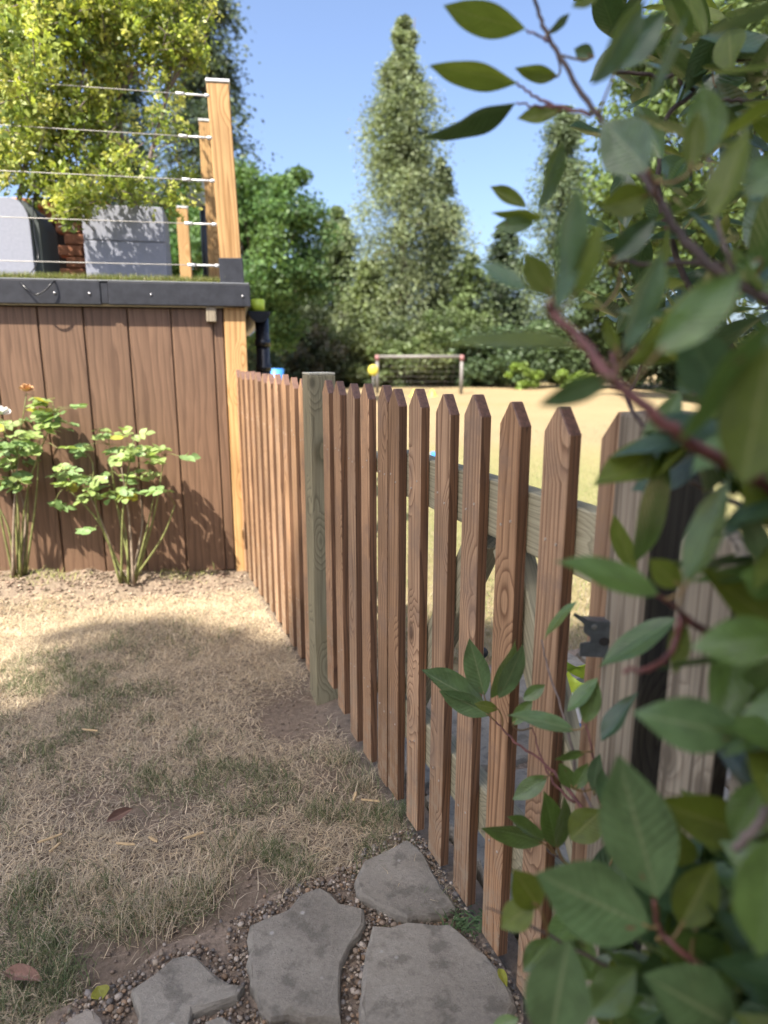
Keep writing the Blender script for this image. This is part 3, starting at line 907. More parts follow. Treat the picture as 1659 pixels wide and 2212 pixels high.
def beam(name, p, q, w, t, mat, parent):
    """timber from p to q: w across the fence face, t through the fence"""
    p, q = Vector(p), Vector(q); d = q - p
    z = d.normalized(); y = NB.copy(); x = y.cross(z).normalized(); y = z.cross(x)
    o = link(name, box_mesh(name, w, t, d.length, 0.002), None, mat)
    m3 = Matrix((x, y, z)).transposed().to_4x4()
    o.matrix_world = Matrix.Translation((p + q) / 2) @ m3
    return under(o, parent)


RO = PT + 0.001 + 0.018
beam('rail', fpt(-0.03, RO, 0.805), fpt(0.715, RO, 0.805), 0.094, 0.036, M['gate_rail'], gate)
beam('rail', fpt(-0.03, RO, 0.235), fpt(0.715, RO, 0.235), 0.094, 0.036, M['gate_rail'], gate)
beam('brace', fpt(0.03, RO + .001, 0.29), fpt(0.335, RO + .001, 0.752), 0.07, 0.034, M['gate_rail'], gate)
beam('brace', fpt(0.41, RO + .002, 0.752), fpt(0.69, RO + .002, 0.29), 0.07, 0.034, M['gate_rail'], gate)
# bolt seen between the pickets
bt = link('bolt', tubes_mesh('bolt', [([fpt(0.255, RO + 0.03, 0.50), fpt(0.285, RO + 0.03, 0.50)], [0.011, 0.011]), ([fpt(0.235, RO + 0.03, 0.50), fpt(0.255, RO + 0.03, 0.50)], [0.006, 0.006])], 10), None, M['black'])
under(bt, gate)

# old grey fence with the latch
old = empty('weathered_fence', fpt(0.78), 'weathered grey post and boards at the right of the gate behind the leaves', 'fence')
M['gray_wood_shade'] = wood('shade_toned_timber', (0.050, 0.045, 0.034), (0.026, 0.023, 0.018), ring=30, vary=0.3, rough=0.9, bumps=0.5)  # shade on the post and board sides, painted as a dark timber tone


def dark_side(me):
    me.materials.append(M['gray_wood']); me.materials.append(M['gray_wood_shade'])
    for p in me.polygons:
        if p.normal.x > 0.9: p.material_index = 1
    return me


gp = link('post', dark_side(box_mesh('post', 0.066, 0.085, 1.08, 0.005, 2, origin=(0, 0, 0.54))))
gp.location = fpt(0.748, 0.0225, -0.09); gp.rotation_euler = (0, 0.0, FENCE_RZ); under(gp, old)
for i, (sc, tp, wd) in enumerate([(0.857, 0.89, .07), (0.952, 0.87, .07), (1.05, 0.88, .07), (1.15, .87, .07)]):
    bm = bmesh.new()
    w, t, h = wd, 0.022, tp - 0.02
    prof = [(-w / 2, 0), (w / 2, 0), (w / 2, h - 0.03)] + [(w / 2 * math.cos(a), h - 0.03 + 0.03 * math.sin(a)) for a in np.linspace(0.2, math.pi - 0.2, 7)] + [(-w / 2, h - 0.03)]
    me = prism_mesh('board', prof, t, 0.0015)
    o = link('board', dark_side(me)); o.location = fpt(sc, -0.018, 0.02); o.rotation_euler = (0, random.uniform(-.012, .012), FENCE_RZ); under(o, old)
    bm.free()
for z in (0.68, 0.22):
    o = beam('rail', fpt(0.80, 0.045, z), fpt(1.5, 0.045, z), 0.08, 0.035, M['gray_wood'], old)


def latch_mesh():
    # pressed steel catch: plate with a hooked mouth and a hole, local X along the fence, Z up
    bm = bmesh.new()
    outer = [(0.0, 0.0), (0.062, 0.0), (0.062, 0.062), (0.010, 0.062), (-0.010, 0.074), (-0.012, 0.070), (0.003, 0.056), (0.004, 0.042), (0.013, 0.034), (0.013, 0.026), (0.0, 0.022)]
    a = [bm.verts.new((x, 0, z)) for x, z in outer]
    b_ = [bm.verts.new((x, 0.003, z)) for x, z in outer]
    n = len(outer)
    bm.faces.new(a); bm.faces.new(b_[::-1])
    for i in range(n): bm.faces.new((a[i], a[(i + 1) % n], b_[(i + 1) % n], b_[i]))
    # return flange fixed to the post
    for (x0, x1, y0, y1, z0, z1) in ((0.059, 0.0625, 0.003, 0.03, 0.0, 0.062), (0.0, 0.06, 0.003, 0.02, 0.059, 0.0622), (0.0, 0.06, 0.003, 0.016, -0.001, 0.002)):
        q = [bm.verts.new((x, y, z)) for x in (x0, x1) for y in (y0, y1) for z in (z0, z1)]
        for f in ((0, 1, 3, 2), (4, 6, 7, 5), (0, 4, 5, 1), (2, 3, 7, 6), (0, 2, 6, 4), (1, 5, 7, 3)): bm.faces.new([q[i] for i in f])
    return bm_mesh('latch', bm)


la = link('latch', latch_mesh(), None, M['zinc'])
la.location = at(1252, 1418, .765); la.rotation_euler = (0, 0, -0.12); la.scale = (.86, .76, .74); under(la, old)
la['label'] = 'dull steel gate catch with a hooked mouth'
for (dx, dz, rr) in ((0.017, 0.052, 0.0042), (0.032, 0.028, 0.0075), (0.048, 0.034, 0.004)):
    bmn = bmesh.new(); bmesh.ops.create_cone(bmn, cap_ends=True, segments=14, radius1=rr, radius2=rr * 0.9, depth=0.0012, matrix=Matrix.Rotation(R(90), 4, 'X'))
    o = link('rivet', bm_mesh('rivet', bmn), None, M['soot'] if rr > 0.006 else M['steel']); o.parent = la; o.location = (dx, -0.0008, dz)

# ------------------------------------------------------------------ raised deck
deck = empty('raised_deck', wpt(0.6), 'raised garden deck with brown clad wall, black fascia and cable railing', 'deck')
EDGE_Z0, EDGE_Z1 = 1.272, 1.37


def wbox(name, t0, t1, o0, o1, z0, z1, mat, parent=deck, bev=0.003):
    """box in wall coordinates"""
    me = box_mesh(name, abs(t1 - t0), abs(o1 - o0), z1 - z0, bev)
    o = link(name, me, None, mat)
    o.location = wpt((t0 + t1) / 2, (o0 + o1) / 2, (z0 + z1) / 2); o.rotation_euler = (0, 0, WALL_RZ)
    if parent: under(o, parent)
    return o


# cladding boards with a shadow gap between them
edges = [0.0, 0.047, 0.232, 0.418, 0.604, 0.790, 0.976, 1.162, 1.348, 1.534, 1.72]
for a, b_ in zip(edges, edges[1:]):
    bm = bmesh.new()
    w = b_ - a - 0.004
    me = box_mesh('cladding_board', w, 0.02, 1.25, 0.004, 1)
    o = link('cladding_board', me, None, M['cladding']); o.location = wpt((a + b_) / 2, -0.01 + random.uniform(-.001, .001), 0.64); o.rotation_euler = (0, 0, WALL_RZ); under(o, deck); bm.free()
wbox('wall_backing', -0.02, 1.75, -0.06, -0.022, 0.02, 1.27, M['black'])
wbox('fascia', 0.515, 1.9, 0.005, 0.045, EDGE_Z0, EDGE_Z1, M['black'])
wbox('fascia', -0.125, 0.485, 0.006, 0.046, EDGE_Z0 + .001, EDGE_Z1 - .001, M['black'])
wbox('fascia_joint', 0.484, 0.516, 0.002, 0.040, EDGE_Z0 + .004, EDGE_Z1 - .003, M['black'])
wbox('edge_trim', -0.12, 1.9, -0.03, 0.0445, EDGE_Z1 + .001, EDGE_Z1 + 0.006, simple('worn_edge_trim', (0.22, 0.23, 0.24), 0.4, 0.3), bev=0.001)
wbox('fascia', -0.125, -0.085, -2.6, 0.004, EDGE_Z0, EDGE_Z1, M['black'])
wbox('deck_floor', -0.083, 2.4, -2.6, -0.032, EDGE_Z0 + .03, EDGE_Z1, M['black'])
wbox('joist_end', 0.03, 0.075, 0.003, 0.035, 1.205, 1.27, M['gray_wood'])
wbox('corner_post', -0.10, -0.002, -0.085, 0.012, -0.05, 1.271, M['deck_timber'])
wbox('side_wall', -0.10, -0.06, -2.6, -0.09, 0.0, 1.27, M['cladding'])
for t in (0.02 - 0.11, 0.305, 0.50 + 0.06, 0.70, 1.05, 1.4):
    bmn = bmesh.new(); bmesh.ops.create_uvsphere(bmn, u_segments=10, v_segments=6, radius=0.0055)
    o = link('bolt_head', bm_mesh('bolt_head', bmn, True), None, M['steel']); o.location = wpt(t, 0.046, 1.318); under(o, deck)


def leaning_post(name, p0, p1, w, mat, cap=True, sleeve=None):
    """square post between two points, kept plumb in section"""
    me = box_mesh(name, w, w, 1.0, 0.004, origin=(0, 0, 0.5))
    o = link(name, me, None, mat)
    d = p1 - p0
    z = d.normalized(); x = (WD - z * WD.dot(z)).normalized(); y = z.cross(x)
    m3 = Matrix((x, y, z)).transposed().to_4x4()
    o.matrix_world = Matrix.Translation(p0) @ m3
    for v in me.vertices: v.co.z *= d.length
    under(o, deck)
    if cap:
        c = link('post_cap', box_mesh('post_cap', w + 0.008, w + 0.008, 0.014, 0.003), None, M['post_cap']); c.matrix_world = Matrix.Translation(p1 + z * 0.008) @ m3; under(c, deck)
    if sleeve:
        c = link('post_sleeve', box_mesh('post_sleeve', w + 0.012, w + 0.012, sleeve, 0.003, origin=(0, 0, sleeve / 2)), None, M['black']); c.matrix_world = Matrix.Translation(p0) @ m3; under(c, deck)
    return o


YP = 3.335
pb = at(502, 618, YP); pt_ = at(470.5, 187, YP)
pb.z = EDGE_Z1 + 0.007
leaning_post('railing_post', pb, pt_, 0.096, M['deck_timber'], True, 0.112)
p2b = at(462, 604, 4.6); p2b.z = EDGE_Z1; leaning_post('railing_post', p2b, at(447, 268, 4.6), 0.092, M['deck_timber'])
p3b = at(404, 606, 5.6); p3b.z = EDGE_Z1; leaning_post('railing_post', p3b, at(393, 452, 5.6), 0.085, M['deck_timber'])
# cables and turnbuckles
for (y_r, x_r) in ((207, 452), (298, 458), (391, 464), (485, 468), (574, 474)):
    a = at(x_r, y_r, YP - 0.05)
    z = a.z
    b_ = a - WD * 2.6 + Vector((0, 0, 0.004))
    mid = a.lerp(b_, 0.5) - Vector((0, 0, 0.006))
    ca = link('cable', tubes_mesh('cable', [(smooth_path([a, mid, b_], 6), 0.0020)], 6), None, M['cable']); under(ca, deck)
    tb = link('turnbuckle', tubes_mesh('turnbuckle', [([a - WD * 0.005, a - WD * 0.10], 0.0045), ([a - WD * 0.105, a - WD * 0.14], 0.0072), ([a + WD * 0.0, a - WD * 0.02], 0.0075)], 8), None, M['post_cap']); under(tb, deck)


# artificial turf fringe
def turf():
    n = 26000
    t = rng.uniform(-0.02, 1.75, n); o = -rng.random(n) ** 1.5 * 0.45 - 0.03
    P = np.stack([W0.x - WD.x * t + WN.x * o, W0.y - WD.y * t + WN.y * o], 1)
    pal = np.array([(0.13, 0.17, 0.035), (0.17, 0.20, 0.045), (0.20, 0.21, 0.06), (0.25, 0.22, 0.10)])
    col = pal[rng.integers(0, 4, n)] * rng.uniform(0.7, 1.25, (n, 1))
    V, F, C = blades(P, rng.uniform(0.028, 0.05, n), rng.uniform(0.0016, 0.003, n), np.clip(rng.normal(0.35, 0.25, n), 0, 1.2), col, 0.4, 2, lambda x, y: np.full(len(x), EDGE_Z1 + 0.004))
    o = link('artificial_turf', np_mesh('artificial_turf', V, F, False, C), None, M['turf']); under(o, deck)
    tag(o, None, None, None, 'stuff')


turf()
# gutter and downpipe on the far corner
gb = empty('rain_gutter', at(560, 700, 3.5), 'black half round gutter end and downpipe at the deck corner', 'gutter')
bm = bmesh.new()
prof = [(math.cos(a) * 0.052, math.sin(a) * 0.052) for a in np.linspace(math.pi, 2 * math.pi, 13)]
g0 = at(560, 672, 3.42)
ra = []; rb = []
for x, z in prof:
    ra.append(bm.verts.new(g0 + WD * x + Vector((0, 0, z)))); rb.append(bm.verts.new(g0 + WD * x - WN * 2.3 + Vector((0, 0, z))))
for i in range(12): bm.faces.new((ra[i], ra[i + 1], rb[i + 1], rb[i]))
bm.faces.new(ra)
go = link('gutter_channel', bm_mesh('gutter_channel', bm, False), None, M['black_plastic']); under(go, gb)
dp = [g0 + WD * 0.0 + Vector((0, 0.06, -0.03)), g0 + Vector((0, 0.06, -1.2))]
dpo = link('downpipe', tubes_mesh('downpipe', [(dp, 0.034)], 16), None, M['black_plastic']); under(dpo, gb)
for zz in (-0.10, -0.22):
    c = link('pipe_collar', tubes_mesh('pipe_collar', [([dp[0] + Vector((0, 0, zz)), dp[0] + Vector((0, 0, zz - .035))], 0.039)], 16), None, M['black_plastic']); under(c, gb)
# lime pot standing in the gutter mouth
bm = bmesh.new()
lp = at(556, 670, 3.47)
bmesh.ops.create_cone(bm, cap_ends=True, segments=24, radius1=0.034, radius2=0.038, depth=0.062, matrix=Matrix.Translation(lp + Vector((0, 0, 0.02))))
bmesh.ops.bevel(bm, geom=[e for e in bm.edges if not e.is_boundary and e.calc_face_angle(0) > 1], offset=0.004, segments=2, affect='EDGES')
o = link('lime_pot', bm_mesh('lime_pot', bm, True), None, M['lime'])
tag(o, 'small lime yellow plastic pot above the black gutter', 'pot')

# utility box on a thin pole on the deck
ub = empty('utility_box', at(424, 600, 4.3), 'small grey utility box on a thin dark pole behind the corner post', 'box')
p = at(423, 417, 4.3)
o = link('box_body', box_mesh('box_body', 0.10, 0.07, 0.135, 0.012, 2), None, M['box_grey']); o.location = p; o.rotation_euler = (0, 0, WALL_RZ); under(o, ub)
o = link('pole', tubes_mesh('pole', [([Vector((at(437, 440, 4.35).x, 4.35, EDGE_Z1)), at(436, 430, 4.35)], 0.018)], 8), None, M['black']); under(o, ub)

# planters
pl1 = empty('planter_box', at(265, 600, 3.72), 'square grey planter box with leaf shadows behind the cable railing', 'planter')
a0 = at(173, 450, 3.66); a1 = at(352, 450, 3.78)
pw = (a1 - a0).length; zt = at(265, 443, 3.72).z
o = link('planter_shell', box_mesh('planter_shell', pw, 0.36, (zt - EDGE_Z1) * 0.60 - 0.003, 0.003), None, M['planter']); ctr = (a0 + a1) / 2 - WN * 0.18
o.location = (ctr.x, ctr.y, EDGE_Z1 + (zt - EDGE_Z1) * 0.30); o.rotation_euler = (0, 0, WALL_RZ); under(o, pl1)
o = link('planter_shell', box_mesh('planter_shell', pw - .002, 0.36, (zt - EDGE_Z1) * 0.40 - 0.003, 0.003), None, M['planter'])
o.location = (ctr.x, ctr.y, EDGE_Z1 + (zt - EDGE_Z1) * 0.80); o.rotation_euler = (0, 0, WALL_RZ); under(o, pl1)
pl2 = empty('planter_box', at(20, 598, 3.65), 'rounded dark grey planter at the left edge of the deck', 'planter')
zt2 = at(20, 428, 3.6).z; xr = at(66, 500, 3.6)
w2 = 0.5; h2 = zt2 - EDGE_Z1
prof = [(-w2, 0), (0.0, 0), (0.0, h2 * 0.66)] + [(-0.075 + 0.075 * math.cos(a), h2 * 0.72 + h2 * 0.28 * math.sin(a)) for a in np.linspace(0.15, math.pi / 2, 6)] + [(-w2, h2)]
o = link('planter_front', prism_mesh('planter_front', prof, 0.03, 0.002), None, M['planter']); o.location = (xr.x, xr.y, EDGE_Z1 + .001); o.rotation_euler = (0, 0, WALL_RZ); under(o, pl2)
prof2 = [(x + (0.035 if x > -0.3 else 0), z * 0.995) for x, z in prof]
o = link('planter_body', prism_mesh('planter_body', prof2, 0.38, 0.002), None, M['planter_side']); q = Vector((xr.x, xr.y, EDGE_Z1 + .001)) - WN * 0.032; o.location = q; o.rotation_euler = (0, 0, WALL_RZ); under(o, pl2)

# brick oven between them
ov = empty('brick_oven', at(120, 600, 4.3), 'low brick oven with an orange top and a dark mouth between the planters', 'oven')
ob = at(50, 600, 4.25); ob.z = EDGE_Z1
bw, bh, bd = 0.135, 0.058, 0.1
for r_ in range(8):
    for c in range(4):
        if 3 <= r_ <= 6 and c in (0, 1): continue
        q = ob + WD * (c * (bw + .008) + (0.04 if r_ % 2 else 0)) + Vector((0, 0, 0.03 + r_ * (bh + .007)))
        o = link('brick', box_mesh('brick', bw, bd, bh, 0.004), None, M['brick']); o.location = q + Vector((0, random.uniform(-.004, .004), 0)); o.rotation_euler = (0, 0, WALL_RZ); under(o, ov)
o = link('oven_core', box_mesh('oven_core', 0.62, 0.3, 0.48, 0.002), None, M['soot']); o.location = ob + WD * 0.22 - WN * 0.2 + Vector((0, 0, 0.245)); o.rotation_euler = (0, 0, WALL_RZ); under(o, ov)
o = link('oven_top', box_mesh('oven_top', 0.66, 0.42, 0.045, 0.006), None, M['clay']); o.location = ob + WD * 0.2 - WN * 0.1 + Vector((0, 0, 0.535)); o.rotation_euler = (0, 0, WALL_RZ); under(o, ov)

# black wire hanging over the fascia
wy = 3.12
w_pts = [at(30, 603, 3.10), at(44, 611, 3.035), at(58, 624, 3.018), at(78, 636, 3.022), at(98, 626, 3.03), at(114, 609, 3.05), at(130, 604, 3.12)]
o = link('hanging_wire', tubes_mesh('hanging_wire', [(smooth_path(w_pts, 6), 0.0035)], 6), None, M['black_plastic'])
tag(o, 'thin black wire looped over the black fascia', 'wire')
w_pts = [at(70, 430, 3.5), at(74, 500, 3.5), at(82, 560, 3.48), at(60, 600, 3.35)]
o = link('hanging_wire', tubes_mesh('hanging_wire', [(smooth_path(w_pts, 6), 0.0028)], 6), None, M['black_plastic'])
tag(o, 'thin black wire dangling down the front of the left planter', 'wire')


# ------------------------------------------------------------------ foliage clouds
def leaf_cloud(C, size, col, axis=None, spread=1.0, aspect=0.45):
    """rhombic leaves at C (n,3)"""
    n = len(C)
    a = rng.normal(0, 1, (n, 3))
    if axis is not None: a = axis + a * spread
    a /= np.linalg.norm(a, axis=1, keepdims=True) + 1e-9
    b_ = np.cross(a, rng.normal(0, 1, (n, 3))); b_ /= np.linalg.norm(b_, axis=1, keepdims=True) + 1e-9
    nn = np.cross(a, b_)
    s_ = size[:, None]
    V = np.stack([C - a * s_ * 0.5, C + b_ * s_ * aspect * 0.5 + nn * s_ * 0.06, C + a * s_ * 0.5, C - b_ * s_ * aspect * 0.5 + nn * s_ * 0.06], 1)
    F = np.arange(n * 4).reshape(n, 4)
    return V.reshape(-1, 3), F, np.repeat(col, 4, 0)


def make_tree(name, label, base, limbs, V, F, C, cat='tree', group=None, mat='foliage'):
    t = empty(name, base, label, cat, group)
    tr = link('trunk', tubes_mesh('trunk', limbs, 7), None, M['bark']); under(tr, t)
    cr = link('crown', np_mesh('crown', V, F, False, C), None, M[mat]); under(cr, t)
    tag(cr, None, None, None, 'stuff')
    return t


def conifer(label, base, H, Rad, nb=320, per=75, size=0.17, pal=((0.075, 0.11, 0.04),), droop=0.25, power=0.8, bare=0.06, irregular=0.25, group='conifers behind the far lawn'):
    base = Vector(base)
    zs = rng.uniform(bare, 0.99, nb)
    az = rng.uniform(0, 2 * np.pi, nb)
    prof = (1 - zs) ** power * (0.80 + 0.2 * np.sin(zs * 22 + rng.uniform(0, 6))) 
    ln = Rad * prof * rng.uniform(1 - irregular, 1 + irregular * 0.6, nb) + 0.12
    limbs = [([base, base + Vector((0, 0, H * 0.5)), base + Vector((0.02 * H * rng.normal(), 0, H * 0.985))], [H * 0.018, H * 0.011, 0.012])]
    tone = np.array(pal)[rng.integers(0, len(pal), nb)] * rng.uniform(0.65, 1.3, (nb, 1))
    Cs = []; Ax = []; Co = []
    for i in range(nb):
        d = np.array([math.cos(az[i]), math.sin(az[i]), 0])
        u = rng.random(per) ** 0.6
        r = u * ln[i]
        dz = -droop * r * u + 0.16 * r
        w = (0.10 + 0.22 * u) * min(1.0, ln[i] * 0.75)
        c = np.array(base) + np.array([0, 0, zs[i] * H]) + d * r[:, None] + np.array([0, 0, 1]) * dz[:, None] + rng.normal(0, 1, (per, 3)) * w[:, None] * np.array([1, 1, 0.8])
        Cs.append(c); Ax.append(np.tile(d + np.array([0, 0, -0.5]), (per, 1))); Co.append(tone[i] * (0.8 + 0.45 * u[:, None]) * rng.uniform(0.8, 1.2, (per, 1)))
        if i % 4 == 0:
            p0 = base + Vector((0, 0, zs[i] * H)); p1 = p0 + Vector((d[0] * ln[i] * 0.8, d[1] * ln[i] * 0.8, (-droop * 0.6 + 0.12) * ln[i]))
            limbs.append(([p0, p0.lerp(p1, 0.5) + Vector((0, 0, 0.05)), p1], [0.035, 0.022, 0.008]))
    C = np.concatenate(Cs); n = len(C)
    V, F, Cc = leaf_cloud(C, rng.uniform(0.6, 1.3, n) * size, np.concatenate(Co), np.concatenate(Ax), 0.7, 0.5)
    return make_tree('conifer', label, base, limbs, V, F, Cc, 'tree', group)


def broadleaf(label, base, ctr, rad, ncl=70, per=260, size=0.13, pal=((0.08, 0.14, 0.035),), clr=0.42, name='broadleaf_tree', cat='tree', group=None, mat='foliage', shell=0.55, trunk_r=0.12, limb_every=3, prune=None):
    base = Vector(base); ctr = np.array(ctr); rad = np.array(rad)
    d = rng.normal(0, 1, (ncl, 3)); d /= np.linalg.norm(d, axis=1, keepdims=True)
    rr = rng.uniform(shell, 1.0, (ncl, 1)) ** 0.7
    cc = ctr + d * rr * rad * rng.uniform(0.85, 1.1, (ncl, 1))
    cr = clr * rng.uniform(0.6, 1.35, ncl) * rad.mean()
    tone = np.array(pal)[rng.integers(0, len(pal), ncl)] * rng.uniform(0.7, 1.3, (ncl, 1))
    Cs = []; Co = []
    fork = base.lerp(Vector(ctr), 0.55)
    limbs = [([base, base.lerp(fork, 0.5) + Vector((0.03, 0, 0)), fork], [trunk_r, trunk_r * 0.8, trunk_r * 0.65])]
    for i in range(ncl):
        q = rng.normal(0, 1, (per, 3)); q /= np.linalg.norm(q, axis=1, keepdims=True)
        q = q * (rng.random((per, 1)) ** 0.45) * cr[i] * np.array([1, 1, 0.7])
        Cs.append(cc[i] + q); Co.append(np.tile(tone[i], (per, 1)) * rng.uniform(0.75, 1.25, (per, 1)))
        if i % limb_every == 0:
            p1 = Vector(cc[i]); mid = fork.lerp(p1, 0.5) + Vector((0, 0, 0.12 * rad[2]))
            limbs.append(([fork, mid, p1], [trunk_r * 0.4, trunk_r * 0.22, trunk_r * 0.06]))
    C = np.concatenate(Cs); Co = np.concatenate(Co)
    if prune is not None:
        kp = prune(C); C = C[kp]; Co = Co[kp]
    n = len(C)
    V, F, Cc = leaf_cloud(C, rng.uniform(0.6, 1.3, n) * size, Co, None, 1.0, 0.55)
    return make_tree(name, label, base, limbs, V, F, Cc, cat, group, mat)


def gnd(px, Y): 
    p = at(px, 848, Y); p.z = -0.04; return p


# ---- trees behind the lawn
def ztop(py, Y): return at(829, py, Y).z


PALE = ((0.145, 0.18, 0.092), (0.125, 0.16, 0.082), (0.165, 0.195, 0.10))
DARKC = ((0.048, 0.070, 0.040), (0.060, 0.084, 0.045), (0.040, 0.062, 0.036))
conifer('tall pale green conifer standing alone against the sky', gnd(868, 29), ztop(22, 29), 4.5, 480, 170, 0.135, PALE, 0.6, 0.86, 0.02, 0.4)
conifer('shorter pale conifer close to the right of the tall one', gnd(948, 30), ztop(330, 30), 2.6, 260, 110, 0.14, PALE, 0.3, 0.9, 0.02, 0.3)
conifer('very tall dark conifer behind the deck corner post', gnd(468, 21), ztop(-150, 21), 3.0, 330, 160, 0.14, DARKC, 0.55, 0.62, 0.05, 0.35)
conifer('grey green conifer with loose top right of the sky gap', gnd(1190, 30), ztop(228, 30), 3.4, 340, 95, 0.145, ((0.10, 0.13, 0.065), (0.085, 0.12, 0.06)), 0.1, 0.7, 0.03, 0.5)
conifer('dark conifer filling the gap behind the photinia branch', gnd(1080, 32), ztop(480, 32), 2.8, 240, 65, 0.2, DARKC, 0.3, 0.8, 0.02, 0.3)
conifer('dark green conifer between the ash and the tall pale conifer', gnd(735, 30), ztop(440, 30), 2.4, 240, 65, 0.2, ((0.075, 0.11, 0.05), (0.09, 0.125, 0.05)), 0.3, 0.8, 0.02, 0.35)
conifer('small olive conifer low in front of the tall pale one on its left', gnd(800, 28), ztop(560, 28), 1.9, 170, 60, 0.2, ((0.12, 0.15, 0.06), (0.10, 0.13, 0.05)), 0.3, 0.7, 0.02, 0.3)
conifer('small mid green conifer at the right foot of the tall pale one', gnd(1010, 28), ztop(545, 28), 2.0, 170, 60, 0.2, ((0.11, 0.15, 0.06), (0.09, 0.125, 0.05)), 0.3, 0.7, 0.02, 0.3)
conifer('small dark conifer behind the bright green broadleaf tree', gnd(665, 30), ztop(545, 30), 2.1, 170, 60, 0.2, DARKC, 0.3, 0.7, 0.02, 0.3)
conifer('tall dark conifer seen through the yellow green shrub', gnd(300, 24), ztop(-60, 24), 2.2, 260, 65, 0.2, DARKC, 0.5, 0.65, 0.12, 0.4)
c_ = at(565, 545, 16.5)
broadleaf('bright green broadleaf tree behind the corner post', gnd(560, 16.5), c_, (1.5, 1.4, 2.0), 80, 420, 0.115, ((0.07, 0.135, 0.042), (0.058, 0.115, 0.038), (0.095, 0.165, 0.048)), 0.30, group='broadleaf trees behind the lawn')
c_ = at(470, 560, 18)
broadleaf('shaded green broadleaf tree low behind the railing posts', gnd(470, 18), c_, (1.4, 1.3, 1.8), 55, 260, 0.15, ((0.05, 0.115, 0.03), (0.06, 0.13, 0.03)), 0.32, group='broadleaf trees behind the lawn')
c_ = at(1560, 330, 17)
broadleaf('large leafy tree behind the upper photinia branches', gnd(1560, 17), c_, (2.9, 2.4, 3.6), 110, 300, 0.16, ((0.08, 0.12, 0.035), (0.10, 0.15, 0.04)), 0.26, group='broadleaf trees behind the lawn')
c_ = at(1370, 560, 24)
broadleaf('rounded mid green tree right of the goal behind the leaves', gnd(1370, 24), c_, (2.3, 2.0, 2.9), 80, 260, 0.18, ((0.085, 0.13, 0.05), (0.07, 0.11, 0.045)), 0.3, group='broadleaf trees behind the lawn')
# shrubs along the back edge of the lawn
BUSH = [
    (612, 26, 740, 1.5, ((0.045, 0.07, 0.035),), 'dark shrub at the back of the lawn behind the black downpipe'),
    (655, 27, 650, 1.6, ((0.06, 0.08, 0.04), (0.08, 0.10, 0.05)), 'dull green shrub filling the gap right of the downpipe'),
    (690, 25.5, 715, 1.7, ((0.085, 0.08, 0.05), (0.06, 0.075, 0.04)), 'brownish thin shrub left of the goal'),
    (770, 26, 690, 1.8, ((0.07, 0.10, 0.045), (0.10, 0.125, 0.045)), 'olive shrub just behind the left goal post'),
    (880, 25.5, 715, 1.8, ((0.10, 0.14, 0.05), (0.12, 0.15, 0.06)), 'pale green shrub seen through the goal'),
    (965, 26.5, 660, 1.9, ((0.09, 0.13, 0.05), (0.11, 0.15, 0.06)), 'tall light green shrub behind the right half of the goal'),
    (1060, 25.5, 710, 1.7, ((0.06, 0.095, 0.045), (0.07, 0.11, 0.05)), 'dark green hedge shrub just right of the goal'),
    (1160, 25.5, 690, 1.8, ((0.055, 0.09, 0.04), (0.075, 0.115, 0.05)), 'dark hedge shrub below the long drooping leaf'),
    (1260, 25, 700, 1.7, ((0.07, 0.105, 0.045),), 'mid green hedge shrub near the pale blue leaf'),
    (1350, 25, 690, 1.8, ((0.06, 0.09, 0.04),), 'hedge shrub behind the top of the grey post'),
    (1480, 23, 700, 2.0, ((0.045, 0.07, 0.032),), 'dark hedge shrub at the right behind the photinia'),
    (1620, 22, 690, 2.0, ((0.04, 0.065, 0.03),), 'darkest hedge shrub at the right frame edge'),
    (500, 24, 700, 1.6, ((0.05, 0.08, 0.035),), 'dark shrub behind the deck corner below the railing'),
]
for (px, Y, py, rx, pal, lab) in BUSH:
    zt_ = ztop(py, Y)
    b0 = gnd(px, Y)
    broadleaf(lab, b0, (b0.x, b0.y, zt_ * 0.48), (rx, 1.1, zt_ * 0.52), 40, 190, 0.17, pal, 0.34, 'shrub', 'shrub', 'shrubs along the back of the lawn', 'foliage', 0.35, 0.06)
# low bright plants by the hedge foot
for (px, Y, lab) in ((1130, 23.6, 'low bright green plant at the hedge foot left of the pale leaf'), (1240, 23.4, 'low yellow green plant at the hedge foot above the last brown picket')):
    b0 = gnd(px, Y)
    broadleaf(lab, b0, (b0.x, b0.y, 0.35), (0.7, 0.4, 0.4), 16, 120, 0.13, ((0.15, 0.22, 0.04),), 0.35, 'low_plant', 'plant', 'low plants at the hedge foot', 'foliage', 0.3, 0.03)

# ---- the tree behind the viewer whose crown shades the near lawn
def crown_outline(C):
    """clip the crown to the outline that its shade has on the ground"""
    gx = C[:, 0] - C[:, 2] * SUN_TO.x / SUN_TO.z; gy_ = C[:, 1] - C[:, 2] * SUN_TO.y / SUN_TO.z
    edge = np.interp(gx, [-3, -1.9, -1.4, -1.15, -0.8, -0.4, 0.1, 0.3, 0.8, 2.5], [1.9, 2.0, 2.2, 2.5, 2.5, 2.38, 2.6, 2.62, 2.5, 2.3])
    keep = gy_ < edge + rng.normal(0, 0.07, len(C)) + (vnoise(gx, gy_, 5.0) - 0.5) * 0.25
    for px, py, r in ((55, 1510, 0.19), (375, 1580, 0.13), (-20, 1440, 0.24), (470, 1480, 0.10)):
        g = ground_at(px, py)
        keep &= np.hypot(gx - g.x, (gy_ - g.y) * 1.5) > r * (rng.uniform(0.3, 1.5, len(C)) + (vnoise(gx, gy_, 13.0) - 0.5) * 1.6)
    return keep


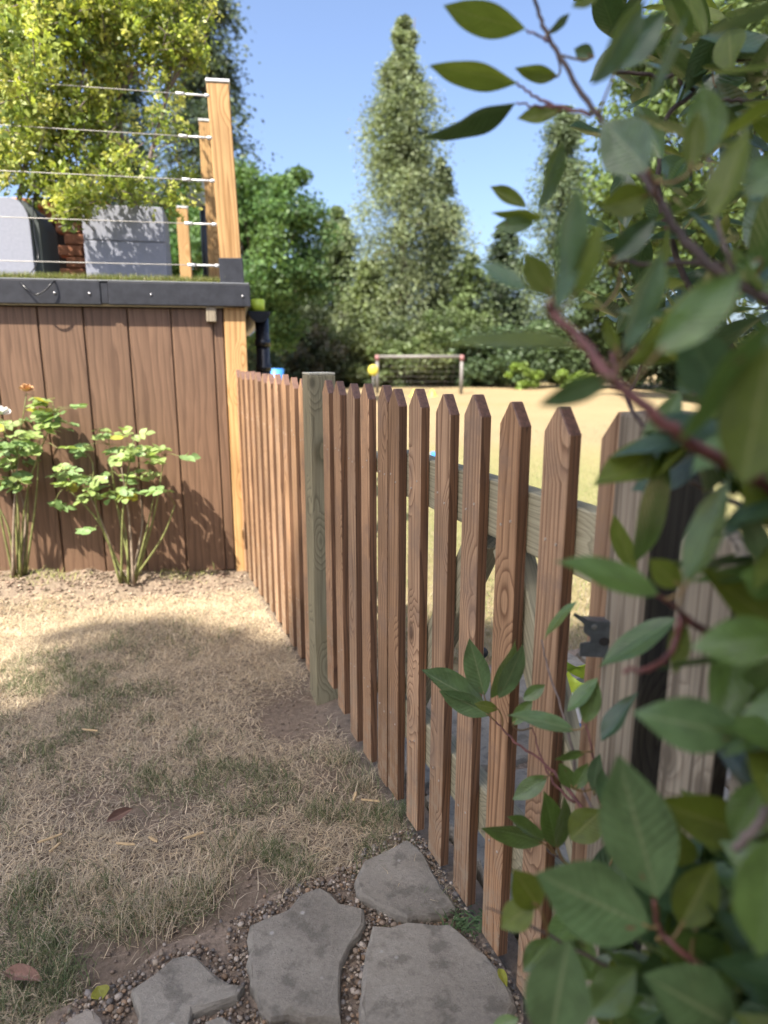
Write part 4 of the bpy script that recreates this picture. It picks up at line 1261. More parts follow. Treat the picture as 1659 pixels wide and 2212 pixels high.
broadleaf('broad leafy garden tree shading the near lawn from behind', (-6.2, -9.5, 0), (-4.3, -6.6, 11.0), (3.3, 2.9, 1.3), 230, 330, 0.20, ((0.06, 0.11, 0.03),), 0.34, 'garden_tree', 'tree', None, 'foliage', 0.0, 0.2, 6, crown_outline)
for (x, y, rx, zt_, lab) in ((-4.2, -5.2, 2.6, 2.8, 'left added dark shrub blocking sky light behind the viewer'), (0.2, -5.0, 2.6, 3.0, 'middle added dark shrub blocking sky light behind the viewer'), (4.4, -4.6, 2.6, 2.9, 'right added dark shrub blocking sky light behind the viewer')):  # unseen shrubs, added to block sky light and darken the side faces
    broadleaf(lab, (x, y, 0), (x, y, zt_ * .48), (rx, 1.0, zt_ * .52), 70, 170, 0.22, ((0.035, 0.055, 0.025),), 0.3, 'sky_blocker_shrub', 'shrub', 'added shrubs blocking sky light behind the viewer', 'foliage', 0.2, 0.08)


# ---- yellow-green shrubs on the deck
def deck_shrub(label, base_px, Y, blobs, stems, pal, n_per, size):
    base = at(*base_px, Y)
    t = empty('planted_shrub', base, label, 'shrub', 'shrubs growing in the deck planters')
    ch = []
    for st in stems:
        pts = [at(x, y, yy) for x, y, yy in st]
        ch.append((smooth_path(pts, 4), list(np.linspace(0.013, 0.004, (len(pts) - 1) * 4 + 1))))
    Cs = []; Co = []; twigs = []
    for (x, y, yy, rx, ry, w) in blobs:
        m = int(n_per * w)
        c = at(x, y, yy)
        # sprays: short twigs carrying leaves
        ns = max(4, m // 26)
        for k in range(ns):
            q = rng.normal(0, 1, 3); q /= np.linalg.norm(q); q *= rng.random() ** 0.4
            sc = yy / 1512.0
            p = np.array(c) + q * np.array([rx * sc, rx * sc * 0.8, ry * sc])
            d = rng.normal(0, 1, 3) + np.array([0, 0, 0.25]); d /= np.linalg.norm(d)
            l_ = rng.uniform(0.08, 0.2)
            u = rng.random(26)
            cc = p + d * (u[:, None] - 0.5) * l_ + rng.normal(0, 0.016, (26, 3))
            Cs.append(cc); Co.append(np.tile(np.array(pal)[rng.integers(0, len(pal))] * rng.uniform(0.75, 1.25), (26, 1)) * rng.uniform(0.75, 1.25, (26, 1)))
            if k % 3 == 0: twigs.append(([Vector(p - d * l_ * 0.7), Vector(p), Vector(p + d * l_ * 0.45)], [0.003, 0.002, 0.001]))
    s_ = link('stem', tubes_mesh('stem', ch, 7), None, M['twig_gray']); under(s_, t)
    tw = link('twigs', tubes_mesh('twigs', twigs, 4), None, M['twig_gray']); under(tw, t); tag(tw, None, None, None, 'stuff')
    C = np.concatenate(Cs); n = len(C)
    V, F, Cc = leaf_cloud(C, rng.uniform(0.6, 1.35, n) * size, np.concatenate(Co), None, 1.0, 0.55)
    cr = link('crown', np_mesh('crown', V, F, False, Cc), None, M['shrubleaf']); under(cr, t); tag(cr, None, None, None, 'stuff')


YG = ((0.29, 0.34, 0.075), (0.36, 0.39, 0.095), (0.22, 0.28, 0.065), (0.44, 0.44, 0.14), (0.17, 0.225, 0.055))
deck_shrub('tall yellow green small leaved shrub over the left planter', (20, 430), 3.75,
           [(40, 60, 3.7, 110, 110, 2.2), (150, 40, 3.8, 100, 90, 1.7), (60, 200, 3.7, 110, 90, 1.8), (30, 330, 3.7, 90, 80, 1.2), (150, 290, 3.75, 70, 90, 1.0), (120, 400, 3.75, 80, 50, .9), (0, -80, 3.8, 140, 90, 1.5), (-60, 150, 3.8, 80, 150, 1.5), (180, 150, 3.8, 70, 80, .7), (150, 440, 3.5, 45, 35, .3), (20, 100, 3.15, 80, 90, .5), (50, 230, 3.15, 50, 60, .25), (0, 330, 3.15, 40, 50, .2)],
           [[(40, 440, 3.8), (60, 300, 3.8), (40, 150, 3.8), (70, 0, 3.8), (80, -100, 3.8)], [(70, 440, 3.8), (140, 300, 3.8), (180, 150, 3.8), (170, 0, 3.8)]], YG, 2000, 0.030)
deck_shrub('yellow green shrub with bare stems growing from the square planter', (262, 445), 3.9,
           [(300, 40, 3.9, 100, 60, 1.2), (380, 90, 3.9, 70, 60, .9), (250, 100, 3.9, 60, 70, .7), (420, 50, 4.0, 40, 50, .35), (230, 405, 3.62, 80, 30, .3), (310, 420, 3.62, 50, 25, .14), (195, 435, 3.52, 30, 20, .08), (280, 360, 3.8, 80, 40, .3), (220, 340, 3.8, 60, 60, .5), (370, 440, 4.0, 40, 40, .22), (390, 380, 4.1, 35, 40, .16), (340, 180, 3.9, 60, 60, .25), (300, -60, 3.9, 150, 60, 1.2), (350, 270, 3.9, 60, 40, .22), (215, 230, 3.85, 40, 60, .3)],
           [[(262, 445, 3.9), (265, 340, 3.9), (255, 200, 3.9), (258, 40, 3.9), (262, -60, 3.9)], [(290, 445, 3.9), (330, 320, 3.9), (365, 180, 3.9), (375, 40, 3.9), (370, -60, 3.9)], [(265, 330, 3.9), (235, 230, 3.9), (215, 150, 3.9)], [(365, 190, 3.9), (400, 130, 3.9), (430, 60, 3.95)], [(255, 210, 3.9), (290, 150, 3.9), (310, 90, 3.9)]], YG, 2000, 0.028)


# ------------------------------------------------------------------ single leaves
def leaf_mesh(name, fold=0.25, curl=0.2, wob=0.0, nl=16, nw=6, blunt=0.0, tw=0.0):
    """leaf of length 1 along +X and width 1 along Y, UV u along, v across"""
    V = []; UV = []; F = []
    for i in range(nl + 1):
        u = i / nl
        w = 0.5 * math.sin(math.pi * min(1.0, u ** (0.92 - blunt * 0.2))) ** (0.9 - 0.25 * blunt)
        if u > 0.8: w *= 1 - 0.25 * ((u - 0.8) / 0.2)
        if u > 0.995: w = 0.001
        if u < 0.001: w = 0.012
        w = min(w, 0.5)
        for j in range(nw + 1):
            v = j / nw - 0.5
            y = v * 2 * w
            z = math.sqrt(y * y + 0.0006) * fold - curl * (u * u - u) * -0.5 + wob * math.sin(u * 11 + j * .8) * abs(v) + tw * (u - .5) * y
            V.append((u, y, z)); UV.append((u, j / nw))
    for i in range(nl):
        for j in range(nw):
            a = i * (nw + 1) + j
            F.append((a, a + nw + 1, a + nw + 2, a + 1))
    return np_mesh(name, V, F, True, None, UV)


LEAFV = {}
for key in LEAF:
    LEAFV[key] = []
    for (fo, cu, wo, tw) in ((0.10, 0.20, 0.02, 0.1), (0.22, 0.35, 0.03, -0.15), (0.06, -0.2, 0.02, 0.2), (0.14, 0.5, 0.02, -0.1)):
        me = leaf_mesh('leaf', fo, cu, wo, tw=tw); me.materials.append(LEAF[key]); LEAFV[key].append(me)

bush = empty('photinia_bush', (0.62, 0.50, 0.0), 'large photinia bush with glossy leaves and red twigs at the right foreground', 'bush')
rl = random.Random(5)


def put_leaf(b0, t0, width, key, variant=None, facing=None, roll=0.0, parent=None):
    """leaf from base b0 to tip t0; blade turned to `facing` and rolled about its length"""
    x = (t0 - b0); ln = x.length; x.normalize()
    f = facing if facing is not None else (Vector((0, 0, CAM_H)) - (b0 + t0) / 2).normalized()
    z = f - x * f.dot(x)
    if z.length < 1e-4: z = Vector((0, 0, 1))
    z.normalize(); y = z.cross(x)
    q = Matrix.Rotation(roll, 3, x)
    y = q @ y; z = q @ z
    me = LEAFV[key][rl.randrange(4) if variant is None else variant]
    o = link('leaf', me)
    m3 = Matrix((x * ln, y * width, z * ln)).transposed().to_4x4()
    o.matrix_world = Matrix.Translation(b0) @ m3
    under(o, parent or bush)
    return o


def nearside(px, py, D, gap=0.07):
    if py < 860: return D
    d = ray(px, py); c = F0.x * NB.x + F0.y * NB.y - 0.03
    den = d.x / d.y * NB.x + NB.y
    return min(D, c / den - gap) if den > 0 else D


def plx(bx, by, tx, ty, w, D, key='g', dD=0.0, variant=None, ratio=None):
    D = min(nearside(bx, by, D), nearside(tx, ty, D))
    b0 = at(bx, by, D); t0 = at(tx, ty, D + dD)
    lp_ = math.hypot(tx - bx, ty - by)
    ln = (t0 - b0).length
    app = w / lp_ * ln
    real = max(app, min(ln * (ratio or 0.40), 0.05))
    roll = math.acos(max(0.05, min(1, app / real))) * (1 if rl.random() < 0.6 else -1)
    STALK.append((b0, (t0 - b0).normalized()))
    put_leaf(b0, t0, real, key, variant, None, roll)


STALK = []
LV = [
    (1135, 62, 958, 12, 66, .70, 'y'), (1118, 180, 928, 142, 54, .70, 'y'), (1115, 222, 918, 298, 46, .72, 'd'), (1205, 165, 1112, 147, 34, .72, 'y'), (1215, 238, 1116, 256, 34, .70, 'y'),
    (1300, -30, 1236, 16, 40, .6, 'y'), (1283, 122, 1240, 105, 34, .7, 'b'), (1182, 72, 1232, 28, 20, .7, 'b'), (1278, 182, 1396, -6, 66, .52, 'g'), (1332, 152, 1438, 20, 78, .6, 'd'),
    (1400, 215, 1488, 25, 28, .5, 'g'), (1526, 68, 1700, 5, 40, .42, 'b'), (1400, 368, 1300, 262, 105, .50, 'b', .02), (1532, 335, 1518, 180, 92, .52, 'g'), (1490, 372, 1508, 236, 55, .5, 'y'),
    (1540, 478, 1618, 270, 76, .42, 'y'), (1690, 345, 1606, 425, 90, .42, 'g'), (1404, 420, 1298, 448, 70, .58, 'y'), (1165, 447, 1217, 298, 42, .72, 'g'), (1137, 447, 1058, 402, 32, .72, 'y'),
    (1172, 470, 1062, 460, 24, .72, 'y'), (1152, 482, 1066, 492, 34, .72, 'g'), (1200, 668, 1246, 388, 68, .42, 'b'), (1235, 645, 1302, 466, 50, .43, 'y'), (1192, 642, 1132, 544, 62, .46, 'y'),
    (1135, 624, 1022, 566, 34, .5, 'b'), (1242, 746, 930, 752, 34, .46, 'y'), (1322, 815, 1163, 876, 56, .38, 'b'), (1318, 566, 1418, 466, 60, .58, 'd'), (1340, 765, 1432, 530, 66, .42, 'b'),
    (1372, 755, 1536, 585, 28, .44, 'y'), (1420, 765, 1606, 585, 106, .37, 'g'), (1566, 865, 1480, 706, 112, .46, 'd'), (1466, 955, 1678, 680, 62, .33, 'g'), (1606, 1046, 1664, 735, 150, .33, 'y'),
    (1300, 666, 1248, 660, 14, .6, 'y'), (1335, 762, 1308, 686, 28, .5, 'y'), (1645, 560, 1586, 574, 30, .5, 'b'), (1492, 852, 1462, 812, 28, .55, 'b'), (1375, 1212, 1432, 945, 56, .52, 'g'),
    (1376, 1242, 1326, 1112, 40, .6, 'y'), (1480, 1268, 1572, 1034, 72, .42, 'g'), (1422, 1282, 1196, 1212, 62, .42, 'g'), (1472, 1268, 1402, 1208, 56, .44, 'y'), (1508, 1238, 1596, 1192, 20, .5, 'g'),
    (1690, 1268, 1600, 1240, 80, .40, 'g'), (1662, 1235, 1614, 1085, 52, .42, 'b'), (1458, 1335, 1292, 1442, 56, .60, 'g'), (1700, 1370, 1492, 1400, 105, .36, 'g'), (1478, 1340, 1458, 1456, 44, .44, 'y'),
    (1604, 1588, 1366, 1540, 112, .38, 'b'), (1298, 1602, 1378, 1496, 38, .6, 'd'), (1225, 1537, 1292, 1464, 32, .8, 'g'), (1420, 1940, 1334, 1630, 138, .40, 'b'), (1416, 1942, 1328, 1806, 24, .42, 'r'),
    (1405, 2004, 1156, 1888, 150, .40, 'b'), (1228, 2028, 1186, 2268, 116, .38, 'b'), (1420, 2032, 1646, 2134, 100, .40, 'g'), (1610, 2232, 1390, 2106, 145, .36, 'b'), (1372, 2090, 1272, 2196, 78, .42, 'g'),
    (1470, 2004, 1544, 1860, 82, .40, 'y'), (1482, 1884, 1458, 1786, 56, .46, 'y'), (1556, 1854, 1502, 1788, 46, .5, 'd'), (1520, 1964, 1626, 1866, 66, .42, 'g'), (1548, 1960, 1646, 2026, 90, .42, 'd'),
    (1668, 1810, 1638, 2070, 100, .30, 'g'), (1654, 1686, 1584, 1824, 84, .40, 'g'), (1568, 2050, 1668, 2114, 66, .44, 'd'), (1606, 2176, 1672, 2126, 70, .38, 'y'), (1428, 1752, 1468, 1724, 28, .6, 'g'),
    (1045, 1518, 909, 1446, 50, 1.02, 'b'), (1058, 1546, 948, 1492, 46, 1.03, 'b'), (1046, 1502, 1013, 1379, 50, 1.02, 'b'), (1062, 1508, 1114, 1380, 32, 1.0, 'g'), (1078, 1508, 1131, 1388, 40, 1.0, 'b'),
    (1076, 1532, 1024, 1520, 24, 1.0, 'y'), (1130, 1512, 1178, 1479, 30, 1.0, 'g'), (1107, 1566, 1151, 1509, 30, 1.0, 'g'), (1240, 1577, 1093, 1545, 36, .95, 'b'), (1262, 1562, 1291, 1470, 42, .85, 'g'),
    (1174, 1383, 1246, 1299, 20, .98, 'g'), (1182, 1676, 1107, 1728, 40, .95, 'g'), (1238, 1704, 1208, 1648, 32, .9, 'g'), (1242, 1704, 1270, 1648, 32, .9, 'g'), (1202, 1832, 1174, 1708, 46, .9, 'g'),
    (1206, 1832, 1218, 1718, 28, .9, 'g'), (1232, 1814, 1302, 1748, 70, .85, 'y'), (1174, 1822, 1040, 1790, 42, .9, 'g'), (1182, 1818, 1094, 1763, 28, .92, 'g'), (1266, 1624, 1198, 1641, 18, .9, 'g'),
    (1282, 1716, 1296, 1628, 30, .9, 'd'), (1166, 1962, 1108, 1878, 66, .5, 'y'), (1152, 1950, 1082, 2006, 60, .5, 'y'), (1318, 1760, 1300, 1660, 34, .85, 'd'), (1300, 1900, 1250, 1960, 40, .7, 'd'),
    (1240, 1950, 1270, 1860, 40, .75, 'g'), (1190, 2030, 1130, 2100, 50, .55, 'g'), (1330, 2150, 1400, 2240, 80, .45, 'g'), (1120, 2200, 1060, 2222, 30, .6, 'g'),
]
for q in LV: plx(*q)

# leaves deeper in the bush, on side shoots
BR = []   # (points, radius0, radius1, material)


def br(pts, r0, r1, m): BR.append(([at(p[0], p[1], nearside(p[0], p[1], p[2], .05)) for p in pts], r0, r1, m))


stem1 = Vector((0.62, 0.50, 0.02)); 
br([(1188, 652, .42), (1205, 690, .42), (1262, 742, .41), (1322, 818, .39), (1400, 886, .38), (1486, 952, .38), (1590, 1012, .39), (1720, 1080, .42), (1850, 1180, .46)], .0022, .0048, 'twig_red')
br([(1146, -30, .72), (1165, 30, .72), (1192, 92, .70), (1240, 172, .67), (1292, 252, .63), (1345, 322, .6), (1420, 432, .56), (1480, 520, .54), (1560, 590, .52), (1680, 660, .5), (1860, 760, .5)], .0016, .0042, 'twig_dark')
br([(1116, 180, .70), (1150, 205, .70), (1185, 222, .69), (1275, 246, .64)], .001, .0018, 'twig_red')
br([(1136, 64, .70), (1160, 74, .70), (1186, 90, .70)], .0009, .0013, 'twig_red')
br([(1116, 222, .72), (1150, 228, .71), (1200, 232, .68)], .0009, .0013, 'twig_red')
br([(1325, 556, .6), (1390, 570, .58), (1470, 568, .56), (1560, 572, .53)], .0016, .0024, 'twig_dark')
br([(1310, 154, .95), (1390, 160, .95), (1440, 168, .95), (1505, 134, .95), (1590, 128, .95), (1720, 124, .95)], .002, .0035, 'twig_dark')
br([(1448, 85, 1.0), (1470, 175, 1.0), (1500, 200, 1.0), (1440, 250, .98), (1428, 340, .97), (1424, 430, .96), (1500, 640, .95), (1620, 800, .93)], .002, .0045, 'twig_dark')
br([(1560, 216, .85), (1620, 218, .85), (1740, 218, .85)], .002, .003, 'twig_dark')
br([(1405, 975, .58), (1470, 1022, .57), (1540, 1062, .56), (1640, 1108, .55), (1800, 1180, .55)], .0015, .0028, 'twig_gray')
br([(1348, 1450, .42), (1400, 1444, .42), (1440, 1424, .43), (1462, 1385, .44), (1478, 1330, .44), (1530, 1368, .45), (1600, 1330, .46), (1720, 1260, .48)], .0016, .0034, 'twig_red')
br([(1420, 1285, .42), (1450, 1305, .43), (1480, 1332, .44)], .0012, .0018, 'twig_red')
br([(1590, 1835, .36), (1620, 1800, .36), (1670, 1735, .37), (1780, 1620, .40)], .0028, .0032, 'twig_gray')
br([(1415, 1945, .40), (1425, 2010, .40), (1480, 2062, .39), (1580, 2150, .38), (1680, 2250, .40), (1800, 2360, .44)], .0016, .0034, 'twig_red')
br([(1058, 1548, 1.02), (1075, 1562, 1.01), (1112, 1602, 1.0), (1180, 1652, .97), (1218, 1695, .94), (1290, 1790, .85), (1420, 1960, .7), (1600, 2160, .58)], .0011, .003, 'twig_red')
br([(1172, 1384, .98), (1182, 1440, .97), (1206, 1510, .96), (1232, 1600, .94), (1248, 1680, .92), (1300, 1790, .84)], .001, .0022, 'twig_gray')
br([(1150, 1572, 1.0), (1166, 1628, .98), (1196, 1690, .95), (1240, 1735, .9)], .0009, .0018, 'twig_red')
br([(1262, 1560, .86), (1278, 1610, .86), (1290, 1700, .86), (1310, 1810, .82)], .001, .002, 'twig_red')
br([(1602, 1588, .38), (1680, 1640, .38), (1800, 1700, .4)], .0014, .0025, 'twig_red')
br([(1180, 1835, .9), (1230, 1870, .86), (1330, 1960, .76)], .0012, .002, 'twig_dark')
br([(1320, 760, .5), (1330, 800, .45), (1335, 825, .42)], .0012, .002, 'twig_red')
br([(1050, 1960, .55), (1120, 1990, .53), (1200, 2030, .5), (1330, 2100, .48), (1500, 2230, .46)], .0008, .002, 'twig_dark')
br([(1532, 335, .52), (1540, 420, .52), (1560, 520, .52), (1590, 590, .52)], .0012, .002, 'twig_gray')
br([(1400, 368, .5), (1412, 400, .52), (1424, 432, .55)], .0012, .0016, 'twig_red')
br([(1560, 866, .45), (1600, 940, .44), (1640, 1040, .44)], .0015, .0022, 'twig_dark')
br([(1430, 700, .9), (1400, 760, .9), (1370, 830, .9), (1355, 870, .9), (1450, 980, .88), (1560, 1040, .85)], .0014, .0026, 'twig_dark')
groups = {}
for pts, r0, r1, m in BR:
    P = smooth_path(pts, 5)
    P = [p + Vector((rl.uniform(-1, 1), rl.uniform(-1, 1), rl.uniform(-1, 1))) * 0.0012 for p in P]
    o = link('branch', tubes_mesh('branch', [(P, list(np.linspace(r0, r1, len(P))))], 8), None, M[m]); under(o, bush)
# main stems out to the right that carry the branches
for (a, b_, c, d) in (((0.62, 0.50, 0.0), (0.58, 0.52, 0.5), (0.46, 0.50, 1.0), (0.40, 0.52, 1.5)), ((0.66, 0.54, 0.0), (0.72, 0.60, 0.5), (0.66, 0.75, 1.1), (0.62, 0.9, 1.75)), ((0.60, 0.46, 0.0), (0.42, 0.44, 0.35), (0.36, 0.42, 0.7), (0.34, 0.42, 1.0))):
    P = smooth_path([a, b_, c, d], 6)
    o = link('stem', tubes_mesh('stem', [(P, list(np.linspace(0.012, 0.005, len(P))))], 9), None, M['twig_dark']); under(o, bush)


def filler(n, xr, yr, Dr, keys, lsz=(0.055, 0.095), skip=None):
    for _ in range(n):
        x = rl.uniform(*xr); y = rl.uniform(*yr); D = rl.uniform(*Dr)
        if skip and skip(x, y): continue
        D = nearside(x, y, D, .12)
        b0 = at(x, y, D)
        d = Vector((rl.gauss(0, 1), rl.gauss(0, 1), rl.gauss(-0.1, 0.7))).normalized()
        ln = rl.uniform(*lsz)
        up = (Vector((rl.gauss(0, .5), rl.gauss(-.3, .5), 1))).normalized()
        STALK.append((b0, d))
        put_leaf(b0, b0 + d * ln, ln * rl.uniform(.36, .44), rl.choice(keys), None, up, rl.uniform(-.5, .5))


hole = lambda x, y: (x < 1330 and y > 60) or (1330 < x < 1500 and 60 < y < 330 and rl.random() < .6)
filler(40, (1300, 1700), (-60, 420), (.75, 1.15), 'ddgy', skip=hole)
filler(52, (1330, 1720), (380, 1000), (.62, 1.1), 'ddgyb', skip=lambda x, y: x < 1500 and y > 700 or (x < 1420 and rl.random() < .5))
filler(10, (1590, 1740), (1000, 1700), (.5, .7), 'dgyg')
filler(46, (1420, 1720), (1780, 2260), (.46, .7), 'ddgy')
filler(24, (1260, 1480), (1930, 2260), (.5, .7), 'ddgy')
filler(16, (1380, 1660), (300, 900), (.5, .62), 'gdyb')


allp = [p for pts, _, _, _ in BR for p in smooth_path(pts, 6)]
for b0, d in STALK:
    q = min(allp, key=lambda p: (p - b0).length)
    g = (q - b0).length
    if 0.003 < g < 0.042:
        P = smooth_path([q, q.lerp(b0, .55) - d * g * .12 + Vector((0, 0, -.06 * g)), b0, b0 + d * .006], 3)
        o = link('leaf_stalk', tubes_mesh('leaf_stalk', [(P, list(np.linspace(.0012, .0009, len(P))))], 5), None, M['stalk']); under(o, bush)


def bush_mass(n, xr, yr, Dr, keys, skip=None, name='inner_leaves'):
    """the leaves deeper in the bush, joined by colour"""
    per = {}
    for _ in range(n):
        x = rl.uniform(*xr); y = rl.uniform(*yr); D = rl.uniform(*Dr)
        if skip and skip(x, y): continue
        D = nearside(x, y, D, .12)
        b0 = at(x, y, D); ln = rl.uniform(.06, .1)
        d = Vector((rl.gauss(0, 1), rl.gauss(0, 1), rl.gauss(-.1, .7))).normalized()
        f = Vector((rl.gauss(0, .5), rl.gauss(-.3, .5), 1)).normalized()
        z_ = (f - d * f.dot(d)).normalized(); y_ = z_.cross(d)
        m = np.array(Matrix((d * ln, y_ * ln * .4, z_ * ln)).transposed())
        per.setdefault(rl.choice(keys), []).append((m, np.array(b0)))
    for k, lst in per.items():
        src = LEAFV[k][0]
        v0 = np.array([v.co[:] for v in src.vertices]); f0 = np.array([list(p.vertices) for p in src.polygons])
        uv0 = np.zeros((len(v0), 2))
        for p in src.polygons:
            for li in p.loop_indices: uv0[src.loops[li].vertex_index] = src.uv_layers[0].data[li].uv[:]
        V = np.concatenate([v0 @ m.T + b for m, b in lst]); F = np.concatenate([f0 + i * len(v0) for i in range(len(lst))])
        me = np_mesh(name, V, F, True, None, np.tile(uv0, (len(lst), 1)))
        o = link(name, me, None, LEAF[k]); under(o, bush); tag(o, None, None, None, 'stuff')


gapf = lambda x, y: (x < 1320) or (x < 1480 and y > 700 and y < 1900) or (1320 < x < 1480 and 60 < y < 360 and rl.random() < .55) or (x < 1560 and 1000 < y < 1900)
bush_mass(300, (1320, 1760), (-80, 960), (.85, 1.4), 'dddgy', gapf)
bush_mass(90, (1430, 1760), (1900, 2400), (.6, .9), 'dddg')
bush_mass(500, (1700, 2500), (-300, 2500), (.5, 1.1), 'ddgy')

# ------------------------------------------------------------------ roses against the wall
ROSEV = {}
for k in ROSE:
    ROSEV[k] = []
    for fo, cu in ((0.25, 0.3), (0.4, 0.6), (0.1, -0.2)):
        me = leaf_mesh('leaf', fo, cu, 0.04, 5, 2, 0.6); me.materials.append(ROSE[k]); ROSEV[k].append(me)
rr_ = random.Random(11)


def rose_bush(label, base_px, Y, tips, leaf_px, ysp):
    b0 = at(base_px[0], base_px[1], Y)
    t = empty('rose_bush', b0, label, 'bush', 'rose bushes against the wall')
    canes = []
    for (x, y, old) in tips:
        p = at(x, y, Y + rr_.uniform(-.07, .05))
        st = b0 + Vector((rr_.uniform(-.03, .03), rr_.uniform(-.02, .02), -0.03))
        mid = st.lerp(p, 0.5) + Vector((rr_.uniform(-.06, .06), rr_.uniform(-.03, .03), 0.03))
        P = smooth_path([st, mid, p], 5)
        o = link('cane', tubes_mesh('cane', [(P, list(np.linspace(0.0065 if not old else .008, 0.002, len(P))))], 6), None, M['cane_old'] if old else M['cane']); under(o, t)
        canes.append(P)
    pet = []
    for (x, y) in leaf_px:
        yy = Y + rr_.uniform(-ysp, ysp * 0.6)
        c = at(x, y, yy)
        az = rr_.uniform(0, 6.28); d = Vector((math.cos(az), math.sin(az) * 0.7, rr_.uniform(-.35, .25))).normalized()
        up = (Vector((0, 0, 1)) + Vector((rr_.gauss(0, .35), -0.35 + rr_.gauss(0, .3), 0))).normalized()
        side = up.cross(d).normalized(); key = 'y' if rr_.random() < .07 else ('a' if rr_.random() < .6 else 'b')
        ln = rr_.uniform(0.036, 0.052)
        near = min((q for P in canes for q in P[3:]), key=lambda q: (q - c).length)
        if (near - c).length < 0.16: pet.append(([near, near.lerp(c, .5) + Vector((0, 0, .01)), c, c + d * ln * 1.2], [.0016, .0013, .0011, .0008]))
        for (along, sd) in ((1.25, 0), (0.75, 1), (0.75, -1), (0.1, 1), (0.1, -1)):
            if along < .2 and rr_.random() < .35: continue
            bb = c + d * along * ln
            dd = (d + side * sd * 1.3).normalized() if sd else d
            f = (up + Vector((rr_.gauss(0, .25), rr_.gauss(0, .25), 0))).normalized()
            x_ = dd; z_ = (f - x_ * f.dot(x_)).normalized(); y_ = z_.cross(x_)
            l2 = ln * rr_.uniform(.85, 1.15)
            o = link('leaf', ROSEV[key][rr_.randrange(3)])
            o.matrix_world = Matrix.Translation(bb) @ Matrix((x_ * l2, y_ * l2 * .72, z_ * l2)).transposed().to_4x4()
            under(o, t)
    if pet:
        o = link('leaf_stalks', tubes_mesh('leaf_stalks', pet, 5), None, M['cane']); under(o, t); tag(o, None, None, None, 'stuff')
    return t


def scatter(blobs, n):
    out = []
    tot = sum(b[4] for b in blobs)
    for (x, y, rx, ry, w) in blobs:
        for _ in range(int(round(n * w / tot))):
            a = rr_.uniform(0, 6.28); r = math.sqrt(rr_.random())
            out.append((x + rx * r * math.cos(a), y + ry * r * math.sin(a)))
    return out


# crop (0..620, 1050..1700) of the photograph, in full-frame units: x*.2953, 829.5 + y*.2953
K = lambda x, y: (x * .2953, 829.5 + y * .2953)
lp1 = scatter([(230, 975, 60, 22, 8), (300, 975, 60, 30, 9), (360, 985, 25, 20, 3), (200, 940, 30, 18, 3), (250, 945, 40, 14, 4), (120, 1015, 28, 16, 3), (135, 1040, 30, 14, 4), (180, 1030, 40, 18, 6), (230, 1045, 45, 30, 10), (190, 1065, 25, 18, 4), (290, 1010, 40, 25, 5), (340, 1055, 14, 16, 2), (115, 1080, 14, 10, 1.5), (205, 1150, 12, 8, 1), (290, 1060, 20, 20, 2)], 66)
rose_bush('yellow green rose bush in the middle of the brown wall', (276, 1246), 3.0, [(232, 930, 0), (290, 940, 0), (200, 1000, 0), (355, 985, 0), (120, 1030, 0), (180, 1040, 1), (262, 1010, 1), (292, 1020, 1), (378, 1090, 0), (335, 1060, 0), (240, 1060, 0)], lp1, .11)
lp2 = scatter([(40, 930, 60, 30, 9), (100, 905, 40, 20, 6), (85, 870, 30, 14, 4), (140, 890, 18, 12, 2.5), (20, 980, 40, 35, 8), (60, 960, 35, 25, 6), (10, 1030, 30, 30, 5), (40, 1050, 20, 20, 2), (140, 915, 18, 12, 2), (-30, 950, 40, 70, 6), (110, 965, 15, 10, 1)], 66)
rose_bush('rose bush with white blooms cut by the left frame edge', (38, 1232), 2.98, [(57, 850, 0), (5, 905, 0), (120, 890, 0), (85, 940, 0), (20, 1000, 1), (40, 980, 1), (-20, 980, 0), (-30, 1050, 0), (60, 1050, 0)], lp2, .12)


def bloom(px, py, Y, r_, mat, label):
    bm = bmesh.new()
    rr = random.Random(px * 3 + py)
    c = at(px, py, Y)
    for k in range(16):
        az = k * 2.4; el = 0.2 + 1.1 * (k / 16)
        d = Vector((math.cos(az) * math.cos(el), math.sin(az) * math.cos(el), math.sin(el)))
        s_ = d.cross(Vector((0, 0, 1))).normalized(); u_ = s_.cross(d)
        base = c + d * r_ * .15
        pts = [base - s_ * r_ * .12, base + d * r_ * .55 - s_ * r_ * .42 + u_ * r_ * rr.uniform(-.1, .2), base + d * r_ * .95 - s_ * r_ * .18 + u_ * r_ * rr.uniform(-.1, .3), base + d * r_ * .95 + s_ * r_ * .18 + u_ * r_ * rr.uniform(-.1, .3), base + d * r_ * .55 + s_ * r_ * .42 + u_ * r_ * rr.uniform(-.1, .2), base + s_ * r_ * .12]
        bm.faces.new([bm.verts.new(p) for p in pts])
    o = link('flower', bm_mesh('flower', bm, True), None, mat)
    rb = [q for q in COL.objects if q.name.startswith('rose_bush') and q.type == 'EMPTY'][-1]
    under(o, rb); o['label'] = label


bloom(57, 846, 2.96, .032, M['petal_dry'], 'dried orange brown flower head')
bloom(4, 896, 2.93, .036, M['petal_white'], 'open white bloom')
bloom(10, 1006, 2.93, .028, M['petal_white'], 'small white bloom')


